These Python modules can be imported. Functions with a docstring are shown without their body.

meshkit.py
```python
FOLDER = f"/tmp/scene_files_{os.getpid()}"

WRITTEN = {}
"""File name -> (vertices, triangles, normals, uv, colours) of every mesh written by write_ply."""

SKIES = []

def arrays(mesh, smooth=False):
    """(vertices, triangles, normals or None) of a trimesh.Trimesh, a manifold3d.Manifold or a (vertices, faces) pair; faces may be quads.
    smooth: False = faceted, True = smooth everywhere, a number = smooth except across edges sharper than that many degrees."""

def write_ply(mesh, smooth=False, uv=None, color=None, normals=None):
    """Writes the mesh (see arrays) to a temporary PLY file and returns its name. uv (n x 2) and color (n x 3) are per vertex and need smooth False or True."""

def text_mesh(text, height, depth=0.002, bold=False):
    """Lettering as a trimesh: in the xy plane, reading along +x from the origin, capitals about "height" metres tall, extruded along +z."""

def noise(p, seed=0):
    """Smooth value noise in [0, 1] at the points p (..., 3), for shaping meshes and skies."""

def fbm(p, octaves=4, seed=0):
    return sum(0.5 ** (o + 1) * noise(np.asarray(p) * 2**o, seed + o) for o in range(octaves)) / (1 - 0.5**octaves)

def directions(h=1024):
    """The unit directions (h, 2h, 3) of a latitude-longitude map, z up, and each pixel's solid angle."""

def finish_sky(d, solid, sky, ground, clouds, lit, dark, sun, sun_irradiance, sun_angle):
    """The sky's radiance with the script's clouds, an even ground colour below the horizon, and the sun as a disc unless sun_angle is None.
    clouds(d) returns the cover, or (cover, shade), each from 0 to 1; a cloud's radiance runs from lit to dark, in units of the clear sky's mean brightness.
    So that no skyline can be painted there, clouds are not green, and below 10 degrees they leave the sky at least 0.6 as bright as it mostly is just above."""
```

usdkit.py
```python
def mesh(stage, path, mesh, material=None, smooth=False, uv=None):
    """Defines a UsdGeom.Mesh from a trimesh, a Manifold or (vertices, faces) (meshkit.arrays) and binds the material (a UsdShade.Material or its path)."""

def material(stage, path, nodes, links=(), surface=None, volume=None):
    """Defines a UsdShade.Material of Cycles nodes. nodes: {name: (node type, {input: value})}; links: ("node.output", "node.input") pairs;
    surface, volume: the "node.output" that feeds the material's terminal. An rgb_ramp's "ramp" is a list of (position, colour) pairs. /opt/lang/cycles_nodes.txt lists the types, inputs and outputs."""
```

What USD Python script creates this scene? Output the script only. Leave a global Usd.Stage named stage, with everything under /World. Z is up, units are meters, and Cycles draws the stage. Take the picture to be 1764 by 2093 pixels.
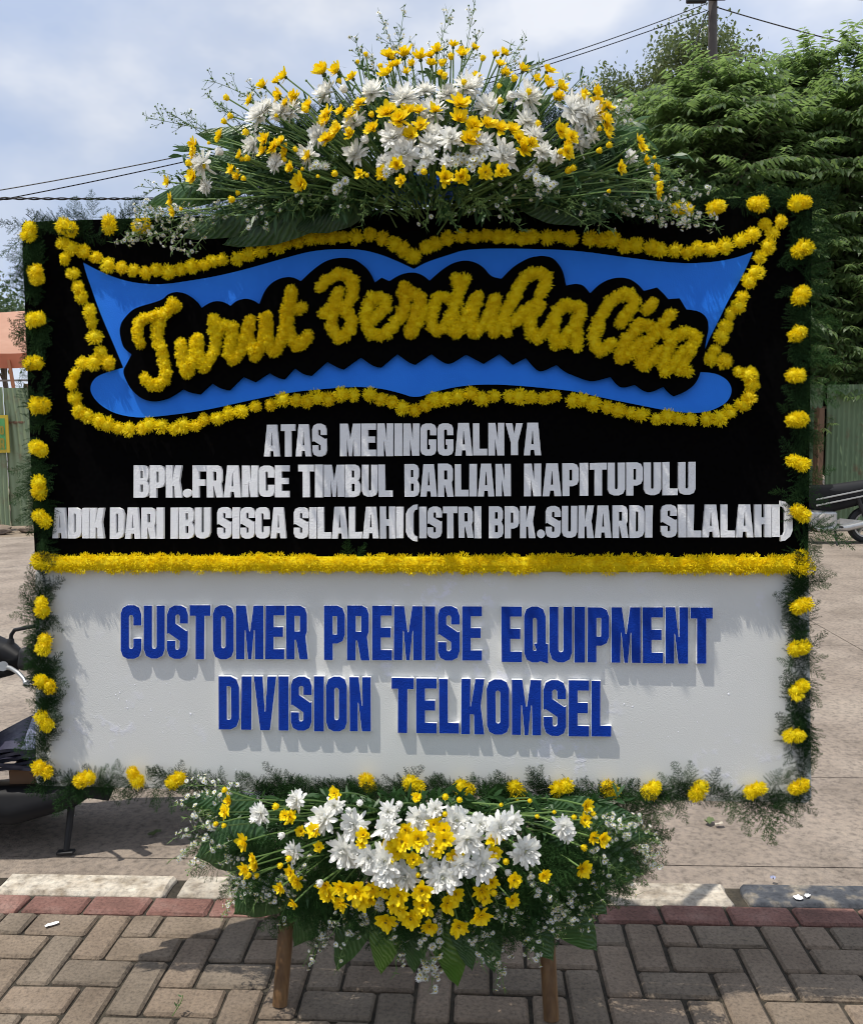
import math, random
import numpy as np, trimesh, usdkit, meshkit, manifold3d
from pxr import Usd, UsdGeom, UsdLux, UsdShade, Gf, Sdf
from shapely.geometry import Polygon, Point, LineString, box as sbox
from shapely.ops import unary_union
from shapely import affinity

stage = Usd.Stage.CreateInMemory()
UsdGeom.SetStageUpAxis(stage, UsdGeom.Tokens.z)
UsdGeom.SetStageMetersPerUnit(stage, 1.0)
world = UsdGeom.Xform.Define(stage, '/World')
stage.SetDefaultPrim(world.GetPrim())
UsdGeom.Scope.Define(stage, '/World/Looks')
R = np.random.default_rng(11)
random.seed(5)

# ------------------------------------------------------------------ camera, sky, sun, exposure
CAM_H, FPX, CX, CY = 1.48, 1760.0, 882.0, 1046.5        # picture measured on a 1764 x 2093 grid
PITCH, ROLL = math.atan(166 / 1760), -0.013
EXPOSURE = -0.10
fwd = np.array([0, math.cos(PITCH), -math.sin(PITCH)])
_r = np.array([1.0, 0, 0]); _u = np.cross(_r, fwd)
cr = math.cos(ROLL) * _r + math.sin(ROLL) * _u
cu = -math.sin(ROLL) * _r + math.cos(ROLL) * _u
CAM = np.array([0, 0, CAM_H])
cam = UsdGeom.Camera.Define(stage, '/World/camera')
M = Gf.Matrix4d(*[float(x) for x in (*cr, 0, *cu, 0, *(-fwd), 0, *CAM, 1)])
cam.AddTransformOp().Set(M)
cam.CreateHorizontalApertureAttr(36.0)
cam.CreateVerticalApertureAttr(36.0 * 1024 / 862)
cam.CreateFocalLengthAttr(36.0 * FPX / 1764)
cam.CreateClippingRangeAttr(Gf.Vec2f(0.05, 2000))
cam.CreateExposureAttr(EXPOSURE)

SUN = np.array([-0.384, -0.130, 1.0]); SUN /= np.linalg.norm(SUN)     # towards the sun
SUN_I, SKY_I = 1.2, 0.11
elev, rot = math.asin(SUN[2]), math.atan2(SUN[0], SUN[1])
sun = UsdLux.DistantLight.Define(stage, '/World/sun')
zx = SUN; xx = np.cross([0, 1.0, 0], zx); xx /= np.linalg.norm(xx); yy = np.cross(zx, xx)
sun.AddTransformOp().Set(Gf.Matrix4d(*[float(v) for v in (*xx, 0, *yy, 0, *zx, 0, 0, 0, 30, 1)]))
sun.CreateIntensityAttr(SUN_I); sun.CreateNormalizeAttr(True); sun.CreateAngleAttr(0.5)
sun.CreateColorAttr(Gf.Vec3f(1.0, 0.95, 0.87))
sky = UsdLux.DomeLight.Define(stage, '/World/sky')
skym = usdkit.material(stage, '/World/Looks/sky_look', {
    'tc': ('texture_coordinate', {}),
    'mp': ('mapping', {'scale': (1.0, 1.0, 1.7), 'location': (3.1, 0.7, 0.35)}),
    'n1': ('noise_texture', {'scale': 2.1, 'detail': 7.0, 'roughness': 0.52, 'distortion': 0.25}),
    'n2': ('noise_texture', {'scale': 4.6, 'detail': 5.0, 'roughness': 0.5}),
    'r1': ('rgb_ramp', {'ramp': [(0.34, (0.76, 0.76, 0.76)), (0.50, (0.88, 0.88, 0.88)), (0.66, (1, 1, 1))]}),
    'r2': ('rgb_ramp', {'ramp': [(0.38, (5.4, 6.4, 8.5)), (0.52, (6.8, 7.5, 9.0)), (0.64, (8.9, 9.2, 9.9))]}),
    's': ('sky_texture', {'sky_type': 'single_scattering', 'sun_disc': False, 'sun_elevation': elev, 'sun_rotation': rot}),
    'm': ('mix', {'mix_type': 'mix'}),
    'b': ('background_shader', {'strength': SKY_I})},
    [('tc.generated', 'mp.vector'), ('mp.vector', 'n1.vector'), ('mp.vector', 'n2.vector'), ('n1.fac', 'r1.fac'), ('n2.fac', 'r2.fac'),
     ('r1.color', 'm.fac'), ('s.color', 'm.color1'), ('r2.color', 'm.color2'), ('m.color', 'b.color')], surface='b.background')
UsdShade.MaterialBindingAPI.Apply(sky.GetPrim()).Bind(skym)
sky.GetPrim().SetCustomDataByKey('kind', 'structure')

# ------------------------------------------------------------------ pixel rays onto real surfaces
def ray(px, py):
    d = (px - CX) / FPX * cr + (CY - py) / FPX * cu + fwd
    return d
def ground(px, py, z=0.0):
    d = ray(px, py); return CAM + d * ((z - CAM_H) / d[2])
def at(px, py, y):
    d = ray(px, py); return CAM + d * (y / d[1])
def depth(p): return float((np.asarray(p) - CAM) @ fwd)

YAW, LEAN = 0.0834, 0.058
BO = np.array([-0.066, 2.147, 0.547])                       # bottom middle of the board's face
bx_ = np.array([math.cos(YAW), -math.sin(YAW), 0]); n0 = np.array([-math.sin(YAW), -math.cos(YAW), 0])
by_ = math.cos(LEAN) * np.array([0, 0, 1.0]) - math.sin(LEAN) * n0
bn_ = np.cross(bx_, by_)
def uv(px, py, off=0.0):
    d = ray(px, py); t = ((BO + bn_ * off - CAM) @ bn_) / (d @ bn_)
    p = CAM + d * t - BO
    return np.array([p @ bx_, p @ by_])
def onb(u, v, off=0.0): return BO + bx_ * u + by_ * v + bn_ * off
def P(px, py, off=0.0):
    q = uv(px, py, off); return onb(q[0], q[1], off)
BB = np.stack([bx_, by_, bn_])                               # rows: local (u, v, off) -> world
def board_to_world(v): return BO + np.asarray(v) @ BB

# ------------------------------------------------------------------ scene helpers
names = {}
def numbered(path):
    k = names.get(path, -1) + 1; names[path] = k
    return path if k == 0 else f'{path}_{k:03d}'
def obj(name, mesh, mat, parent='/World', smooth=False):
    if not isinstance(parent, str): parent = str(parent.GetPath())
    p = numbered(parent + '/' + name)
    return usdkit.mesh(stage, p, mesh, mat, smooth=smooth).GetPrim()
def thing(name, label=None, cat=None, group=None):
    x = UsdGeom.Xform.Define(stage, numbered('/World/' + name)).GetPrim()
    return tag(x, label, cat, group)
def tag(o, label=None, cat=None, group=None, kind=None):
    for k, v in (('label', label), ('category', cat), ('group', group), ('kind', kind)):
        if v: o.SetCustomDataByKey(k, v)
    return o
class MB:
    def __init__(s): s.v, s.f, s.n = [], [], 0
    def add(s, v, f=None):
        if f is None: v, f, _ = meshkit.arrays(v)
        v = np.asarray(v, float); f = np.asarray(f, int)
        if f.ndim == 2 and f.shape[1] == 4: f = np.vstack([f[:, [0, 1, 2]], f[:, [0, 2, 3]]])
        s.v.append(v); s.f.append(f + s.n); s.n += len(v); return s
    def mesh(s): return trimesh.Trimesh(np.vstack(s.v), np.vstack(s.f), process=False)
    def get(s): return (np.vstack(s.v), np.vstack(s.f))
def unit(v):
    v = np.asarray(v, float); return v / np.maximum(np.linalg.norm(v, axis=-1, keepdims=True), 1e-9)
def frame(d):
    d = unit(d); a = np.array([0, 0, 1.0]) if abs(d[2]) < 0.9 else np.array([1.0, 0, 0])
    x = unit(np.cross(a, d)); return x, np.cross(d, x), d
def tube(pts, rad, seg=6, cap=True):
    pts = np.asarray(pts, float); n = len(pts); rad = np.broadcast_to(rad, n)
    t = unit(np.gradient(pts, axis=0)); x, y, _ = frame(t[0]); V = []
    for i in range(n):
        x = unit(x - t[i] * (x @ t[i])); y = np.cross(t[i], x)
        a = np.arange(seg) * 2 * np.pi / seg
        V.append(pts[i] + rad[i] * (np.cos(a)[:, None] * x + np.sin(a)[:, None] * y))
    V = np.vstack(V); F = []
    for i in range(n - 1):
        for k in range(seg):
            a, b = i * seg + k, i * seg + (k + 1) % seg
            F += [[a, b, b + seg], [a, b + seg, a + seg]]
    if cap:
        for k in range(1, seg - 1):
            F += [[0, k + 1, k], [(n - 1) * seg, (n - 1) * seg + k, (n - 1) * seg + k + 1]]
    return V, np.array(F)
def bez(a, b, c, n=7):
    t = np.linspace(0, 1, n)[:, None]; return (1 - t) ** 2 * a + 2 * t * (1 - t) * b + t * t * c
def cbox(sx, sy, sz, c=0.0):
    """box centred at the origin, with chamfered edges"""
    if c <= 0: return trimesh.creation.box((sx, sy, sz))
    P_ = [(a * (sx / 2 - c * (k != 0)), b * (sy / 2 - c * (k != 1)), d * (sz / 2 - c * (k != 2))) for a in (-1, 1) for b in (-1, 1) for d in (-1, 1) for k in range(3)]
    return trimesh.convex.convex_hull(np.array(P_))
def hull(pts): return trimesh.convex.convex_hull(np.asarray(pts, float))
def blobhull(spheres, n=1):
    return hull(np.vstack([trimesh.creation.icosphere(n, r).vertices + np.asarray(c) for c, r in spheres]))
def bar(a, b, w, h, c=0.0):
    a, b = np.asarray(a, float), np.asarray(b, float); x, y, d = frame(b - a)
    m = cbox(w, h, np.linalg.norm(b - a), c); m.vertices = (a + b) / 2 + m.vertices @ np.stack([x, y, d]); return m
def blades(base, dirs, side, L, w, bend, prof):
    """many thin petals or leaves at once; prof = (position along, half width share)"""
    n = len(base); k = len(prof); V = np.zeros((n, k, 2, 3))
    L = np.broadcast_to(L, n)[:, None]; w = np.broadcast_to(w, n)[:, None]
    for i, (t, f) in enumerate(prof):
        c = base + dirs * L * t + bend * L * t * t
        V[:, i, 0] = c - side * w * f; V[:, i, 1] = c + side * w * f
    F = []
    for i in range(k - 1):
        a = 2 * i; F += [[a, a + 1, a + 3], [a, a + 3, a + 2]]
    F = np.array(F)[None] + (np.arange(n) * 2 * k)[:, None, None]
    return V.reshape(-1, 3), F.reshape(-1, 3)
def rnd_unit(n):
    return unit(R.normal(size=(n, 3)))

# ------------------------------------------------------------------ materials
def look(name, color, rough=0.6, var=None, scale=8.0, bump=0.0, bscale=60.0, spec=0.4, transl=0.0, island=False, metallic=0.0, detail=5.0, stretch=(1, 1, 1), bdist=0.01, tcol=None, sheen=0.0):
    """principled with a noise (or per piece) variation between color and var, fine relief and optional light passing through"""
    N = {'p': ('principled_bsdf', {'base_color': color, 'roughness': rough, 'specular_ior_level': spec, 'metallic': metallic})}; L = []
    if sheen: N['p'][1]['sheen_weight'] = sheen
    N['g'] = ('geometry', {})
    if var is not None:
        if island:
            N['r'] = ('rgb_ramp', {'ramp': [(0, color), (1, var)]}); L += [('g.random_per_island', 'r.fac')]
        else:
            N['mp'] = ('mapping', {'scale': stretch}); N['n'] = ('noise_texture', {'scale': scale, 'detail': detail, 'roughness': 0.6})
            N['r'] = ('rgb_ramp', {'ramp': [(0.3, color), (0.7, var)]})
            L += [('g.position', 'mp.vector'), ('mp.vector', 'n.vector'), ('n.fac', 'r.fac')]
        L += [('r.color', 'p.base_color')]
    if bump:
        N['bn'] = ('noise_texture', {'scale': bscale, 'detail': 4.0, 'roughness': 0.6}); N['bu'] = ('bump', {'strength': bump, 'distance': bdist})
        L += [('g.position', 'bn.vector'), ('bn.fac', 'bu.height'), ('bu.normal', 'p.normal')]
    out = 'p.BSDF'
    if transl:
        N['t'] = ('translucent_bsdf', {'color': tcol or color}); N['mx'] = ('mix_closure', {'fac': transl})
        L += [('p.BSDF', 'mx.closure1'), ('t.BSDF', 'mx.closure2')]; out = 'mx.closure'
        if var is not None and tcol is None: L += [('r.color', 't.color')]
    return usdkit.material(stage, '/World/Looks/' + name, N, L, surface=out)

m_pom = usdkit.material(stage, '/World/Looks/yellow_pompom', {
    'g': ('geometry', {}), 'o': ('object_info', {}), 'n': ('noise_texture', {'scale': 26.0, 'detail': 2.0}),
    'r': ('rgb_ramp', {'ramp': [(0, (0.93, 0.78, 0.010)), (0.5, (0.97, 0.89, 0.03)), (1, (0.99, 0.96, 0.22))]}),
    'ro': ('rgb_ramp', {'ramp': [(0, (0.96, 0.90, 0.8)), (0.3, (1, 1, 1)), (0.85, (1.0, 1.0, 1.2)), (1, (0.99, 0.95, 0.9))]}), 'rn': ('rgb_ramp', {'ramp': [(0.3, (0.97, 0.94, 0.9)), (0.6, (1, 1, 1))]}),
    'm1': ('mix', {'mix_type': 'multiply', 'fac': 1.0}), 'm2': ('mix', {'mix_type': 'multiply', 'fac': 1.0}), 'p': ('principled_bsdf', {'roughness': 0.55, 'specular_ior_level': 0.2}), 't': ('translucent_bsdf', {}), 'mx': ('mix_closure', {'fac': 0.42})},
    [('g.random_per_island', 'r.fac'), ('o.random', 'ro.fac'), ('g.position', 'n.vector'), ('n.fac', 'rn.fac'), ('r.color', 'm1.color1'), ('ro.color', 'm1.color2'), ('m1.color', 'm2.color1'), ('rn.color', 'm2.color2'),
     ('m2.color', 'p.base_color'), ('m2.color', 't.color'), ('p.BSDF', 'mx.closure1'), ('t.BSDF', 'mx.closure2')], surface='mx.closure')
m_daisy = look('yellow_daisy', (0.93, 0.72, 0.006), 0.55, var=(0.97, 0.86, 0.05), island=True, transl=0.30, spec=0.25)
m_dcent = look('daisy_centre', (0.10, 0.11, 0.02), 0.8, var=(0.3, 0.2, 0.01), scale=200)
m_white = look('white_petal', (0.92, 0.915, 0.87), 0.5, var=(0.96, 0.96, 0.93), island=True, transl=0.30, spec=0.25)
m_wcent = look('white_flower_centre', (0.62, 0.62, 0.30), 0.6, var=(0.75, 0.73, 0.5), scale=120)
m_eye = look('aster_eye', (0.50, 0.42, 0.05), 0.7)
m_aster = look('aster_petal', (0.78, 0.80, 0.78), 0.5, transl=0.25)
m_stem = look('flower_stem', (0.10, 0.18, 0.045), 0.5, var=(0.17, 0.27, 0.08), scale=9)
m_calyx = look('flower_calyx', (0.03, 0.06, 0.015), 0.6)
m_astem = look('aster_stem', (0.09, 0.165, 0.04), 0.55, var=(0.16, 0.26, 0.07), scale=14, transl=0.15)
m_fern = look('fern_green', (0.018, 0.050, 0.014), 0.8, var=(0.038, 0.09, 0.022), scale=7, transl=0.2, spec=0.1)
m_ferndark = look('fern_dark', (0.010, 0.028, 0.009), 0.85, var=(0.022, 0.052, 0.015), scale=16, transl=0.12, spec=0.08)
m_green = look('small_leaf', (0.040, 0.10, 0.028), 0.45, var=(0.085, 0.165, 0.045), island=True, transl=0.25)
m_felt = look('black_felt', (0.0020, 0.0019, 0.0020), 1.0, var=(0.0034, 0.0032, 0.0034), scale=90, spec=0.0, bump=0.3, bscale=900, bdist=0.002)
m_blue = look('blue_foam', (0.003, 0.155, 0.72), 0.55, var=(0.008, 0.185, 0.80), scale=9.0, bump=.25, bscale=300, bdist=.003, spec=0.3)
m_foam = look('white_styrofoam', (0.79, 0.79, 0.79), 0.75, var=(0.85, 0.85, 0.85), scale=35, bump=0.55, bscale=230, bdist=0.004, spec=0.25)
m_bpaint = look('blue_painted_foam', (0.0006, 0.027, 0.26), 0.65, var=(0.001, 0.038, 0.34), scale=40, bump=0.6, bscale=260, bdist=0.004, spec=0.18)
m_black = look('black_edge', (0.01, 0.01, 0.01), 0.6)
m_wood = look('raw_timber', (0.22, 0.14, 0.07), 0.7, var=(0.32, 0.22, 0.12), scale=12, stretch=(6, 6, 1))
m_bamboo = look('bamboo', (0.075, 0.036, 0.014), 0.45, var=(0.17, 0.095, 0.04), scale=11, stretch=(5, 5, 1), bump=0.2, bscale=50)

# broad leaves: dark green with pale streaks along the veins
def leaf_look(name, dark, mid, pale):
    return usdkit.material(stage, '/World/Looks/' + name, {
        'uvm': ('attribute', {'attribute': 'st'}), 'mp': ('mapping', {'scale': (3.0, 1.0, 1.0)}),
        'w': ('wave_texture', {'wave_type': 'bands', 'bands_direction': 'diagonal', 'scale': 3.2, 'distortion': 2.5, 'detail': 3.0, 'detail_scale': 1.5}),
        'g': ('geometry', {}), 'n': ('noise_texture', {'scale': 14.0, 'detail': 4.0}),
        'r': ('rgb_ramp', {'ramp': [(0.0, dark), (0.55, mid), (0.9, pale)]}), 'r2': ('rgb_ramp', {'ramp': [(0.35, (0, 0, 0)), (0.65, (1, 1, 1))]}),
        'mx': ('mix', {'color1': dark}), 'p': ('principled_bsdf', {'roughness': 0.32, 'specular_ior_level': 0.5}),
        't': ('translucent_bsdf', {'color': (0.12, 0.26, 0.03)}), 'mc': ('mix_closure', {'fac': 0.25}),
        'bu': ('bump', {'strength': 0.35, 'distance': 0.004})},
        [('uvm.vector', 'mp.vector'), ('mp.vector', 'w.vector'), ('w.fac', 'r.fac'), ('g.position', 'n.vector'), ('n.fac', 'r2.fac'), ('r2.color', 'mx.fac'), ('r.color', 'mx.color2'),
         ('mx.color', 'p.base_color'), ('w.fac', 'bu.height'), ('bu.normal', 'p.normal'), ('p.BSDF', 'mc.closure1'), ('t.BSDF', 'mc.closure2')], surface='mc.closure')
m_bleaf = leaf_look('broad_leaf', (0.016, 0.055, 0.014), (0.03, 0.085, 0.022), (0.10, 0.19, 0.08))
m_bleaf2 = leaf_look('light_broad_leaf', (0.05, 0.13, 0.012), (0.09, 0.19, 0.02), (0.22, 0.33, 0.10))

# white foam sheet with glue scars where older letters were pulled off
m_panel = usdkit.material(stage, '/World/Looks/white_foam_sheet', {
    'g': ('geometry', {}), 'n': ('noise_texture', {'scale': 2.2, 'detail': 4.0}), 'n2': ('noise_texture', {'scale': 22.0, 'detail': 6.0, 'roughness': 0.65}), 'n3': ('noise_texture', {'scale': 3.0, 'detail': 2.0}),
    'n4': ('noise_texture', {'scale': 420.0, 'detail': 2.0}), 'r': ('rgb_ramp', {'ramp': [(0.3, (0.62, 0.622, 0.595)), (0.7, (0.68, 0.682, 0.655))]}),
    'r2': ('rgb_ramp', {'ramp': [(0.53, (0, 0, 0)), (0.63, (1, 1, 1))]}), 'r3': ('rgb_ramp', {'ramp': [(0.48, (0, 0, 0)), (0.60, (0.7, 0.7, 0.7))]}),
    'mu': ('mix', {'mix_type': 'multiply', 'fac': 1.0}), 'mx': ('mix', {'color2': (0.73, 0.73, 0.82)}),
    'ad': ('mix', {'mix_type': 'add', 'fac': 1.0}), 'bu': ('bump', {'strength': 0.35, 'distance': 0.003}), 'p': ('principled_bsdf', {'roughness': 0.5, 'specular_ior_level': 0.35})},
    [('g.position', 'n.vector'), ('g.position', 'n2.vector'), ('g.position', 'n3.vector'), ('g.position', 'n4.vector'), ('n.fac', 'r.fac'), ('n2.fac', 'r2.fac'), ('n3.fac', 'r3.fac'),
     ('r2.color', 'mu.color1'), ('r3.color', 'mu.color2'), ('mu.color', 'mx.fac'), ('r.color', 'mx.color1'), ('mx.color', 'p.base_color'),
     ('mu.color', 'ad.color1'), ('n4.color', 'ad.color2'), ('ad.color', 'bu.height'), ('bu.normal', 'p.normal')], surface='p.BSDF')

def stone_look(name, c1, c2, c3, s1=5.0, s2=95.0, bump=0.8, bdist=0.006, rough=0.85, rnd=True):
    N = {'g': ('geometry', {}), 'o': ('object_info', {}), 'n1': ('noise_texture', {'scale': s1, 'detail': 5.0}), 'n2': ('noise_texture', {'scale': s2, 'detail': 6.0, 'roughness': 0.7}), 'v': ('voronoi_texture', {'scale': 55.0, 'randomness': 1.0}),
         'r': ('rgb_ramp', {'ramp': [(0.28, c1), (0.5, c2), (0.72, c3)]}), 'r2': ('rgb_ramp', {'ramp': [(0.32, (0.55, 0.55, 0.55)), (0.5, (1, 1, 1)), (0.70, (1.25, 1.23, 1.18))]}),
         'rv': ('rgb_ramp', {'ramp': [(0.0, (0.55, 0.55, 0.55)), (0.10, (0.75, 0.75, 0.75)), (0.16, (1, 1, 1))]}), 'vm': ('math', {'math_type': 'less_than', 'value2': 0.13}),
         'ro': ('rgb_ramp', {'ramp': [(0, (0.86, 0.855, 0.85)), (0.5, (1, 0.99, 0.98)), (1, (1.12, 1.10, 1.08))]}),
         'm1': ('mix', {'mix_type': 'multiply', 'fac': 1.0}), 'm2': ('mix', {'mix_type': 'multiply', 'fac': 1.0 if rnd else 0.0}), 'm3': ('mix', {'mix_type': 'multiply', 'fac': 0.6}), 'bu': ('bump', {'strength': bump, 'distance': bdist}),
         'n5': ('noise_texture', {'scale': 2.3, 'detail': 6.0, 'roughness': 0.65}), 'r5': ('rgb_ramp', {'ramp': [(0.34, (0.70, 0.69, 0.68)), (0.52, (1, 1, 1)), (0.70, (1.10, 1.09, 1.07))]}), 'm5': ('mix', {'mix_type': 'multiply', 'fac': 0.9}), 'p': ('principled_bsdf', {'roughness': rough, 'specular_ior_level': 0.3})}
    L = [('g.position', 'n5.vector'), ('n5.fac', 'r5.fac'), ('m3.color', 'm5.color1'), ('r5.color', 'm5.color2'), ('g.position', 'n1.vector'), ('g.position', 'n2.vector'), ('g.position', 'v.vector'), ('n1.fac', 'r.fac'), ('n2.fac', 'r2.fac'), ('r.color', 'm1.color1'), ('r2.color', 'm1.color2'), ('o.random', 'ro.fac'),
         ('v.distance', 'rv.fac'), ('m1.color', 'm2.color1'), ('ro.color', 'm2.color2'), ('m2.color', 'm3.color1'), ('rv.color', 'm3.color2'), ('m5.color', 'p.base_color'), ('n2.fac', 'bu.height'), ('bu.normal', 'p.normal')]
    del N['vm']
    return usdkit.material(stage, '/World/Looks/' + name, N, L, surface='p.BSDF')
m_paver = [stone_look(f'grey_paver_{k}', *c) for k, c in zip('abc', [((0.145, 0.112, 0.082), (0.198, 0.156, 0.115), (0.245, 0.195, 0.148)), ((0.14, 0.113, 0.084), (0.182, 0.148, 0.112), (0.228, 0.186, 0.142)), ((0.155, 0.118, 0.087), (0.206, 0.16, 0.118), (0.25, 0.198, 0.15))])]
m_red = stone_look('red_paver', (0.15, 0.08, 0.064), (0.21, 0.108, 0.088), (0.28, 0.18, 0.15), s1=9)
m_kerbw = stone_look('white_painted_kerb', (0.22, 0.18, 0.13), (0.47, 0.42, 0.345), (0.58, 0.54, 0.46), s1=17, s2=46, bump=0.8)
m_kerbk = stone_look('black_painted_kerb', (0.035, 0.04, 0.05), (0.07, 0.075, 0.085), (0.30, 0.26, 0.20), s1=16, s2=40)
m_road = stone_look('concrete_road', (0.225, 0.185, 0.15), (0.275, 0.228, 0.187), (0.325, 0.275, 0.225), s1=1.6, s2=38.0, bump=0.9, bdist=0.012, rnd=False)
m_joint = stone_look('joint_dirt', (0.025, 0.022, 0.016), (0.045, 0.038, 0.028), (0.085, 0.072, 0.05), s1=10, rnd=False)
m_soil = stone_look('dusty_soil', (0.17, 0.13, 0.095), (0.24, 0.19, 0.14), (0.30, 0.24, 0.18), s1=0.8, s2=20, rnd=False)
m_rock = stone_look('broken_stone', (0.18, 0.14, 0.11), (0.28, 0.22, 0.17), (0.36, 0.29, 0.23), s1=6)

exec_parts = []
# ------------------------------------------------------------------ ground, road, kerb, pavement
K0, K1 = ground(20, 1783), ground(1764, 1808)
kd = unit(K1 - K0); kd[2] = 0; kd = unit(kd); kn = np.array([kd[1], -kd[0], 0])        # kn points from the road to the camera
if kn[1] > 0: kn = -kn
def kp(s, t, z=0.0): return K0 + kd * s + kn * t + np.array([0, 0, z])                  # along the kerb, and towards the camera
def sheet(pts): return (np.array(pts), np.array([[0, 1, 2], [0, 2, 3]]))
ROADZ = -0.10
tag(obj('ground', sheet([(-400, -60, -0.16), (400, -60, -0.16), (400, 900, -0.16), (-400, 900, -0.16)]), m_soil), kind='structure', label='dusty earth ground beyond the concrete road', cat='ground')
road = tag(thing('road', 'pale concrete slab road between the kerb and the green fences', 'road'), kind='structure')
obj('road_base', sheet([kp(-14, -0.002, -0.135), kp(14, -0.002, -0.135), kp(14, -10.6, -0.135), kp(-14, -10.6, -0.135)]), m_joint, road)
edges = [0.0]
for y in (1774, 1590, 1319):
    q = ground(1700, y, ROADZ); edges.append(-(q - K0) @ kn)
edges += [5.6, 7.9, 10.4]
for i in range(len(edges) - 1):
    t0, t1 = edges[i] + (0.0035 if i else 0.001), edges[i + 1] - 0.0035
    for s0, s1 in ((-14, -5.2), (-5.19, 4.3), (4.31, 14)) if i > 1 else ((-14, 14),):
        a = [kp(s0, -t0), kp(s1, -t0), kp(s1, -t1), kp(s0, -t1)]
        v = np.array([p + [0, 0, ROADZ] for p in a] + [p + [0, 0, ROADZ - 0.045] for p in a])
        obj('concrete_slab', hull(v), m_road, road)
pav = tag(thing('pavement', 'grey herringbone brick pavement in front of the flower board', 'pavement'), kind='structure')
obj('joint_bed', sheet([kp(-9, 0.13, -0.012), kp(-9, 5.5, -0.012), kp(9, 5.5, -0.012), kp(9, 0.13, -0.012)]), m_joint, pav)
def brick(s0, s1, t0, t1, mat, name='brick', ch=0.0075, z=0.0, tilt=0.008):
    g = 0.0046
    m = cbox(s1 - s0 - 2 * g, t1 - t0 - 2 * g, 0.05, ch)
    v = m.vertices.copy()
    v[:, :2] += R.normal(0, 0.0012, v[:, :2].shape)
    a, b = R.normal(0, tilt, 2); v[:, 2] += v[:, 0] * a + v[:, 1] * b + R.normal(0, 0.0012)
    yaw_ = R.normal(0, 0.006); c, s_ = math.cos(yaw_), math.sin(yaw_)
    v[:, :2] = v[:, :2] @ np.array([[c, s_], [-s_, c]])
    w = K0 + np.outer(v[:, 0] + (s0 + s1) / 2, kd) + np.outer(v[:, 1] + (t0 + t1) / 2, kn) + np.outer(v[:, 2] - 0.025 + z, [0, 0, 1])
    f = m.faces if np.linalg.det(np.stack([kd, kn, [0, 0, 1]])) > 0 else m.faces[:, ::-1]
    return obj(name, (w, f), mat, pav)
# red border row
ref = ground(65 + 588 * 0, 1564 + 905 / 3) ; s_ref = (ground(33, 1866) - K0) @ kd
T0, T1 = 0.135, 0.238
for k in range(-9, 16):
    brick(s_ref + 0.2 * k, s_ref + 0.2 * (k + 1), T0, T1, m_red, 'red_brick')
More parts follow.
